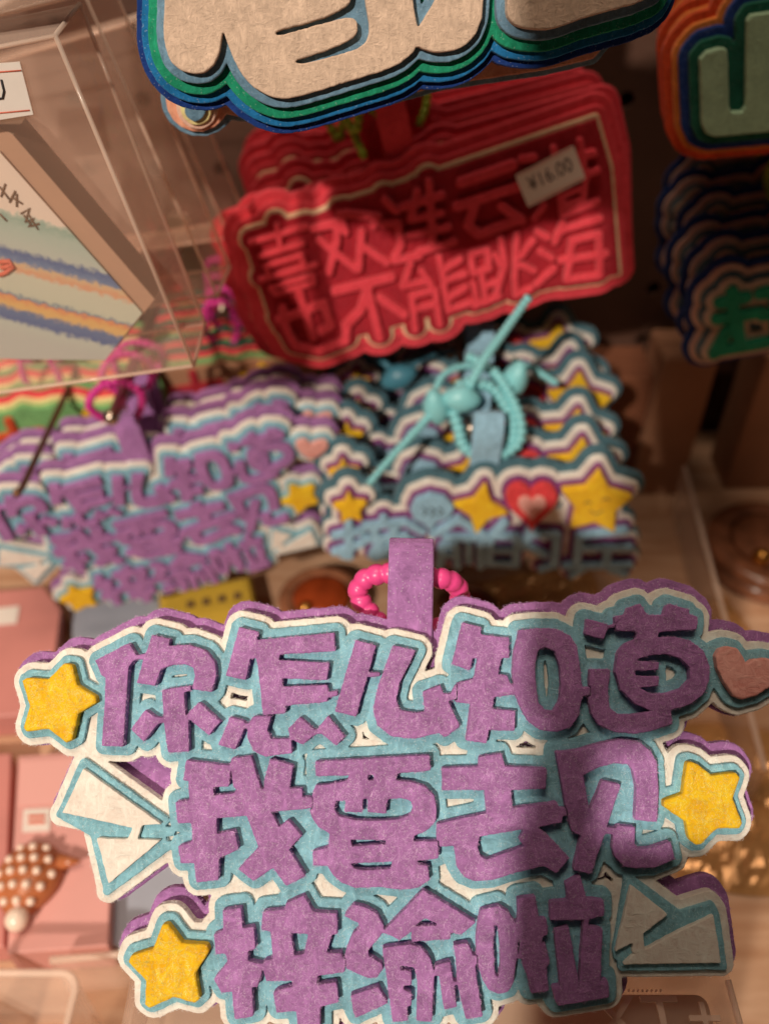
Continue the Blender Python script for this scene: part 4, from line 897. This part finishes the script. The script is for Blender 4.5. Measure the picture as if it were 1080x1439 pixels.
# stripes run across the picture: turn the face's own axes so that its Y crosses the bands
a1 = toC(inA(0, 385, zc)); a2 = toC(inA(150, 425, zc)); sa = math.atan2(a2[1] - a1[1], a2[0] - a1[0]); cx, cy = toC(inA(60, 385, zc))
Rs = Matrix.Translation((cx, cy, 0)) @ Matrix.Rotation(sa, 4, 'Z'); fm.transform(Rs.inverted())
face = link('painted_face', fm, 'painted_waves', card, Rs)
link('mount_board', fill_mesh('mount_board', [[(x + .0042, y + .0010) for x, y in outline]], -.0085, -.00080, .0002), 'side_board', card)
bm = bmesh.new()
for l in ([(0,262),(14,280)],[(8,258),(2,276)],[(14,284),(22,268)],[(16,276),(32,286)],[(24,272),(24,290)],[(30,300),(42,292),(36,312),(48,306),(40,318),(56,314)],[(34,302),(46,318)],[(0,300),(10,310)],[(40,300),(54,322)]):
    tube(bm, [(*toC(inA(x, y, zc)), .0001) for x, y in l], .00022, 6)
link('handwriting', bm_mesh('handwriting', bm), 'ink_faded', card)
bm = bmesh.new()
for l in ([(0,368),(14,366),(20,374),(10,382),(0,386)], [(2,376),(18,372)]): tube(bm, [(*toC(inA(x, y, zc)), .0002) for x, y in l], .0005, 6)
link('boat_drawing', bm_mesh('boat_drawing', bm), 'ink_red', card)
# small price slip on the box front
pslip = [MA @ Vector((0, 0, 0))]
def inA2(x, y, z): q = inA(x, y, z); return (q.x, q.y)
sl = link('price_slip', fill_mesh('price_slip', [[inA2(x, y, dep + .0010) for x, y in ((-40, 92), (28, 87), (47, 161), (-35, 174))]], dep + .0008, dep + .0010), 'paper_white', boxA)
for pts in (((-38, 104), (30, 99)), ((-35, 162), (42, 155))):
    bm = bmesh.new(); tube(bm, [(*inA2(x, y, dep + .0011), dep + .0011) for x, y in pts], .00012, 6); link('red_rule', bm_mesh('red_rule', bm), 'ink_red', sl)
bm = bmesh.new(); tube(bm, [(*inA2(x, y, dep + .0011), dep + .0011) for x, y in ((2, 112), (6, 128), (4, 138), (-4, 139))], .0002, 6); link('handwriting', bm_mesh('handwriting', bm), 'ink_black', sl)

# ------------------------------------------------------------------ things on the shelf
def slab(name, px, z0, z1, mat, label, cat, group=None, bev=.0006):
    P = [on_z(x, y, z1) for x, y in px]; c = sum(P, Vector()) / len(P)
    o = link(name, fill_mesh(name, [[(p.x - c.x, p.y - c.y) for p in P]], 0, z1 - z0, bev), mat); o.location = (c.x, c.y, z0)
    if label: tag(o, label, cat, group)
    return o
def print_on(parent, name, px, z, mat, th=.0003):
    P = [on_z(x, y, z) for x, y in px]; o = link(name, fill_mesh(name, [[(p.x - parent.location.x, p.y - parent.location.y) for p in P]], 0, th), mat, parent); o.location = (0, 0, z - parent.location.z); return o
k1 = slab('packet', [(-90, 838), (62, 824), (86, 856), (66, 1002), (-90, 1012)], .0005, .012, 'card_rose', 'coral pink packet with a white label beside the grey card', 'packet')
print_on(k1, 'label', [(-30, 858), (28, 852), (24, 876), (-32, 882)], .0122, 'paper_white')
k2 = slab('packet', [(-100, 1062), (16, 1058), (6, 1330), (-100, 1335)], .0005, .010, 'card_rose', 'rose packet half under the acrylic case', 'packet')
k3 = slab('packet', [(26, 1062), (165, 1052), (152, 1330), (10, 1340)], .0005, .014, 'card_pink', 'light pink hair clip card carrying the orange pearl clip', 'packet')
print_on(k3, 'pale_band', [(30, 1070), (150, 1062), (146, 1128), (26, 1134)], .0142, 'card_pale_pink')
lb = print_on(k3, 'label', [(34, 1138), (72, 1136), (70, 1168), (32, 1170)], .0142, 'paper_white')
for y in (1146, 1154): print_on(k3, 'label_line', [(40, y), (64, y - 1), (64, y + 3), (40, y + 4)], .0146, 'ink_red')
slab('greeting_card', [(98, 846), (222, 838), (236, 905), (110, 1000)], .0005, .006, 'card_greyblue', 'grey-blue card behind the coral packet', 'card')
slab('greeting_card', [(165, 1120), (300, 1150), (270, 1320), (150, 1330)], .0005, .008, 'card_greyblue', 'grey-blue card beside the pink hair clip card', 'card')
y1 = slab('sachet', [(222, 832), (352, 806), (368, 880), (228, 915)], .0005, .011, 'card_yellow', 'mustard yellow sachet below the purple stack', 'sachet', bev=.003)
for i in range(4): print_on(y1, 'printed_mark', [(262 + 22 * i, 846 - 4 * i), (272 + 22 * i, 844 - 4 * i), (273 + 22 * i, 853 - 4 * i), (263 + 22 * i, 855 - 4 * i)], .0113, 'ink_faded')
# orange pearl hair clip lying on the pink card
c = on_z(42, 1238, .014); clip = bpy.data.objects.new('hair_clip', None); COL.objects.link(clip); clip.location = (c.x, c.y, .014); tag(clip, 'orange hair clip studded with pearls on the pink card', 'hair clip')
bm = bmesh.new(); bmesh.ops.create_uvsphere(bm, u_segments=24, v_segments=14, radius=1)
for v in bm.verts:
    x, y, z = v.co; k = 1 - .32 * max(0, -y) ** 1.5; v.co = Vector((x * .0100 * k, y * .0118, max(z, -.1) * .0062 + .0006))
link('clip_body', bm_mesh('clip_body', bm), 'resin_orange', clip)
bm = bmesh.new(); bmesh.ops.create_cone(bm, cap_ends=True, segments=12, radius1=.0028, radius2=.0004, depth=.006, matrix=Matrix.Translation((.0115, .0045, .003)) @ Matrix.Rotation(math.radians(80), 4, 'Y')); link('clip_tip', bm_mesh('clip_tip', bm), 'resin_orange', clip)
for i in range(5):
    for j in range(5):
        x = (i - 2) * .0038 + (.0019 if j % 2 else 0); y = (j - 2) * .0040
        rr = (x / .0092) ** 2 + (y / .011) ** 2
        if rr > .85: continue
        bm = bmesh.new(); bmesh.ops.create_uvsphere(bm, u_segments=12, v_segments=8, radius=.00125, matrix=Matrix.Translation((x, y, .0062 * math.sqrt(1 - rr) + .0008))); link('pearl', bm_mesh('pearl', bm), 'pearl', clip)
bm = bmesh.new(); bmesh.ops.create_uvsphere(bm, u_segments=14, v_segments=10, radius=.0034, matrix=Matrix.Translation((.001, -.0125, .0030))); link('pearl', bm_mesh('pearl', bm), 'pearl', clip)
def tin(px, py, r, hgt_, label, m1, m2):
    c = on_z(px, py, hgt_); root = bpy.data.objects.new('round_tin', None); COL.objects.link(root); root.location = (c.x, c.y, .0005); tag(root, label, 'tin', 'round tins on the shelf')
    def lathe(prof, name, mat, n=40):
        bm = bmesh.new(); rings = [[bm.verts.new((a * math.cos(2 * math.pi * k / n), a * math.sin(2 * math.pi * k / n), z)) for k in range(n)] for a, z in prof]
        for A, B in zip(rings, rings[1:]):
            for k in range(n): bm.faces.new((A[k], A[(k + 1) % n], B[(k + 1) % n], B[k]))
        bm.faces.new(rings[0][::-1]); bm.faces.new(rings[-1]); return link(name, bm_mesh(name, bm), mat, root)
    lathe([(r * .96, 0), (r, .001), (r, hgt_ * .55)], 'tin_body', m1); lathe([(r * 1.03, hgt_ * .56), (r * 1.04, hgt_ * .85), (r * .98, hgt_ * .96), (r * .80, hgt_), (r * .76, hgt_ * .95), (r * .70, hgt_ * .95)], 'tin_lid', m1)
    lathe([(r * .70, hgt_ * .951), (r * .60, hgt_ * 1.04), (r * .30, hgt_ * 1.12), (r * .02, hgt_ * 1.14)], 'lid_dome', m2)
    bm = bmesh.new(); bmesh.ops.create_uvsphere(bm, u_segments=14, v_segments=10, radius=r * .16, matrix=Matrix.Translation((-r * .35, -r * .45, hgt_ * 1.08))); link('highlight_bead', bm_mesh('highlight_bead', bm), 'highlight_gold', root)  # small gold ball stands in for the highlight on the lid
    return root
tin(452, 838, .0165, .010, 'round tin with rust-red domed lid behind the yellow sachet', 'tin_brown', 'tin_rust')
tin(1085, 760, .025, .014, 'round brown tin with a gold highlight bead beside the cartons', 'tin_brown', 'tin_brown')
tin(655, 850, .012, .009, 'small round brown tin under the blue stack', 'tin_brown', 'tin_rust')
# crumpled gold cellophane bags
def foil(px, py, w_, h_, label, seed, hz=.009):
    c = on_z(px, py, 0); rr = random.Random(seed); n = 26; bm = bmesh.new(); ph = [rr.uniform(0, 6) for _ in range(8)]
    g = [[None] * (n + 1) for _ in range(n + 1)]
    for i in range(n + 1):
        for j in range(n + 1):
            u, v = i / n, j / n; e = min(1, 6 * min(u, 1 - u, v, 1 - v)) ** .5
            z = hz * e * (.55 + .25 * math.sin(9 * u + ph[0] + 3 * v) + .2 * abs(math.sin(13 * v + 7 * u + ph[1])) + rr.uniform(-.10, .10))
            g[i][j] = bm.verts.new(((u - .5) * w_ * (1 + .05 * math.sin(7 * v + ph[2])), (v - .5) * h_ * (1 + .05 * math.sin(6 * u + ph[3])), max(.0004, z)))
    for i in range(n):
        for j in range(n): bm.faces.new((g[i][j], g[i + 1][j], g[i + 1][j + 1], g[i][j + 1]))
    o = link('foil_bag', bm_mesh('foil_bag', bm, False), 'gold_foil'); o.location = (c.x, c.y, .0004); o.rotation_euler.z = rr.uniform(-.5, .5)
    return tag(o, label, 'bag', 'crumpled gold foil bags')
foil(760, 850, .050, .032, 'crumpled gold foil bag under the blue stack', 3)
foil(960, 900, .052, .040, 'crumpled gold foil bag before the round brown tin', 5)
foil(1040, 1130, .050, .060, 'crumpled gold foil bag beside the clear case', 9, .006)
foil(580, 930, .05, .035, 'crumpled gold foil bag hidden under the pink bead tie', 11, .006)
# cartons standing at the back, right
def carton(x0, x1, ytop, D_y, h_, mat, label):
    a = on_z(x0, 720, 0); 
    P0 = ray(x0, 600); P1 = ray(x1, 600)
    xa = P0.x / P0.y * D_y; xb = P1.x / P1.y * D_y
    root = bpy.data.objects.new('carton', None); COL.objects.link(root); root.location = ((xa + xb) / 2, D_y, .0005); tag(root, label, 'carton', 'cartons at the back of the shelf')
    w2 = (xb - xa) / 2; dpt = .024
    b_ = fill_mesh('carton_body', [rquad(-w2, 0, w2, dpt, .0008)], 0, h_, .0006); link('carton_body', b_, mat, root)
    for s_ in (-1, 1):
        fl = fill_mesh('top_flap', [quad(-w2 + .0006, .0004, w2 - .0006, dpt / 2 - .0006)], 0, .0006); link('top_flap', fl, mat, root, Matrix.Translation((0, 0 if s_ < 0 else dpt / 2, h_ + .0002)))
    return root
carton(822, 903, 480, .318, .060, 'carton_brown', 'dark brown carton beside the blue stack')
carton(910, 982, 480, .312, .072, 'carton_tan', 'tan carton between two darker ones')
carton(1045, 1130, 480, .316, .070, 'carton_tan', 'tan carton behind the round brown tin')
# clear case under the big charm, with raised lettering, and the acrylic divider rails
zt = .106
p_r = on_z(1034, 1400, zt); x1_ = p_r.x; y1_ = on_z(500, 1352, zt).y; x0_ = on_z(178, 1400, zt).x; yf = .018
case = bpy.data.objects.new('clear_case', None); COL.objects.link(case); case.location = ((x0_ + x1_) / 2, (y1_ + yf) / 2, .0005); tag(case, 'clear plastic case with raised letters, propping up the big charm', 'case')
hw = (x1_ - x0_) / 2; hd_ = (y1_ - yf) / 2
link('lid', fill_mesh('lid', [rquad(-hw, -hd_, hw, hd_, .003)], zt - .0022, zt - .0006, .0004), 'clear_acrylic', case)
bm = bmesh.new()
link('case_wall', fill_mesh('case_wall', [rquad(-hw, -hd_, hw, hd_, .003), rquad(-hw + .0012, -hd_ + .0012, hw - .0012, hd_ - .0012, .002)], 0, zt - .0023, .0002), 'clear_acrylic', case)
link('inner_card', fill_mesh('inner_card', [rquad(-hw + .002, -hd_ + .002, hw - .002, hd_ - .002, .002)], zt - .012, zt - .010), 'card_beige', case)
bm = bmesh.new(); tube(bm, [(hw - .0006, -hd_ + .003, zt - .0008), (hw - .0006, hd_ - .003, zt - .0008)], .0006, 8); link('rim', bm_mesh('rim', bm), 'clear_edge', case)
tx = text_mesh('raised_letters', 'XT+', .0105, .0006, (1.05, 1), 1.1); pt_ = on_z(925, 1437, zt); tx.transform(Matrix.Translation((pt_.x - case.location.x, pt_.y - case.location.y, zt - .0003))); link('raised_letters', tx, 'clear_edge', case)
tx = text_mesh('raised_letters', '········', .0030, .0004); pt_ = on_z(905, 1394, zt); tx.transform(Matrix.Translation((pt_.x - case.location.x, pt_.y - case.location.y, zt - .0003))); link('raised_letters', tx, 'clear_edge', case)
# small clear tray at the lower left
zt2 = .030; L0 = on_z(-60, 1345, zt2); L1 = on_z(112, 1385, zt2)
tray = bpy.data.objects.new('clear_tray', None); COL.objects.link(tray); tray.location = ((L0.x + L1.x) / 2, L1.y - .02, .0005); tag(tray, 'clear acrylic tray with rounded rim in front of the pink cards', 'tray')
hw = (L1.x - L0.x) / 2; hd_ = .0235
link('tray_wall', fill_mesh('tray_wall', [rquad(-hw, -hd_, hw, hd_, .005), rquad(-hw + .0016, -hd_ + .0016, hw - .0016, hd_ - .0016, .0035)], 0, zt2, .0004), 'clear_acrylic', tray)
bm = bmesh.new(); tube(bm, [(x, y, zt2) for x, y in rquad(-hw + .0006, -hd_ + .0006, hw - .0006, hd_ - .0006, .0045)], .0010, 8, True); link('tray_rim', bm_mesh('tray_rim', bm), 'clear_edge', tray)
link('tray_floor', fill_mesh('tray_floor', [rquad(-hw + .002, -hd_ + .002, hw - .002, hd_ - .002, .003)], .0002, .0015), 'clear_acrylic', tray)
def rail(pa, pb, z, label, r=.0010):
    a = on_z(*pa, z); b = on_z(*pb, z); c = (a + b) / 2; d = (b - a); L_ = d.length; ang_ = math.atan2(d.y, d.x)
    root = bpy.data.objects.new('acrylic_divider', None); COL.objects.link(root); root.location = (c.x, c.y, .0005); root.rotation_euler.z = ang_; tag(root, label, 'divider', 'acrylic shelf dividers')
    m_ = fill_mesh('divider_sheet', [quad(-L_ / 2, 0, L_ / 2, z - .001)], -.0009, .0009, .0002); m_.transform(Matrix.Rotation(math.radians(90), 4, 'X')); link('divider_sheet', m_, 'clear_acrylic', root)
    bm = bmesh.new(); tube(bm, [(-L_ / 2, 0, z - .0012), (L_ / 2, 0, z - .0012)], r, 8); link('top_edge', bm_mesh('top_edge', bm), 'clear_edge', root)
    return root
rail((70, 1348), (250, 1332), .022, 'low clear acrylic divider between the pink cards and the wooden shelf front')
rail((962, 655), (1075, 1080), .026, 'clear acrylic divider running between the cartons and the gold bags')

# ------------------------------------------------------------------ the phone taking the picture: it stands just behind the lens and shades the right side; the pieces below it are added to shape that shadow
ph = bpy.data.objects.new('phone', None); COL.objects.link(ph); ph.matrix_world = Matrix(((RT.x, UP.x, -FW.x, 0), (RT.y, UP.y, -FW.y, 0), (RT.z, UP.z, -FW.z, 0), (0, 0, 0, 1)))
ph.matrix_world.translation = CAM - FW * .010
link('phone_shell', fill_mesh('phone_shell', [rquad(-.0375, -.045, .050, .105, .009)], 0, .008, .0015), 'phone_body', ph)
link('shade_neck', fill_mesh('shade_neck', [quad(-.0370, -.062, -.027, -.0445)], .001, .007, .001), 'phone_body', ph)  # added strip that carries the shadow's left edge across the lit gap
link('shade_slab', fill_mesh('shade_slab', [[(-.0375, -.057), (.050, -.067), (.050, -.118), (-.0375, -.118)]], -.002, .010, .003), 'phone_body', ph)  # unseen slab, added for the shadow below the lit gap
tag(ph, 'black phone with added shade pieces below, held behind the lens and shading the goods', 'phone')
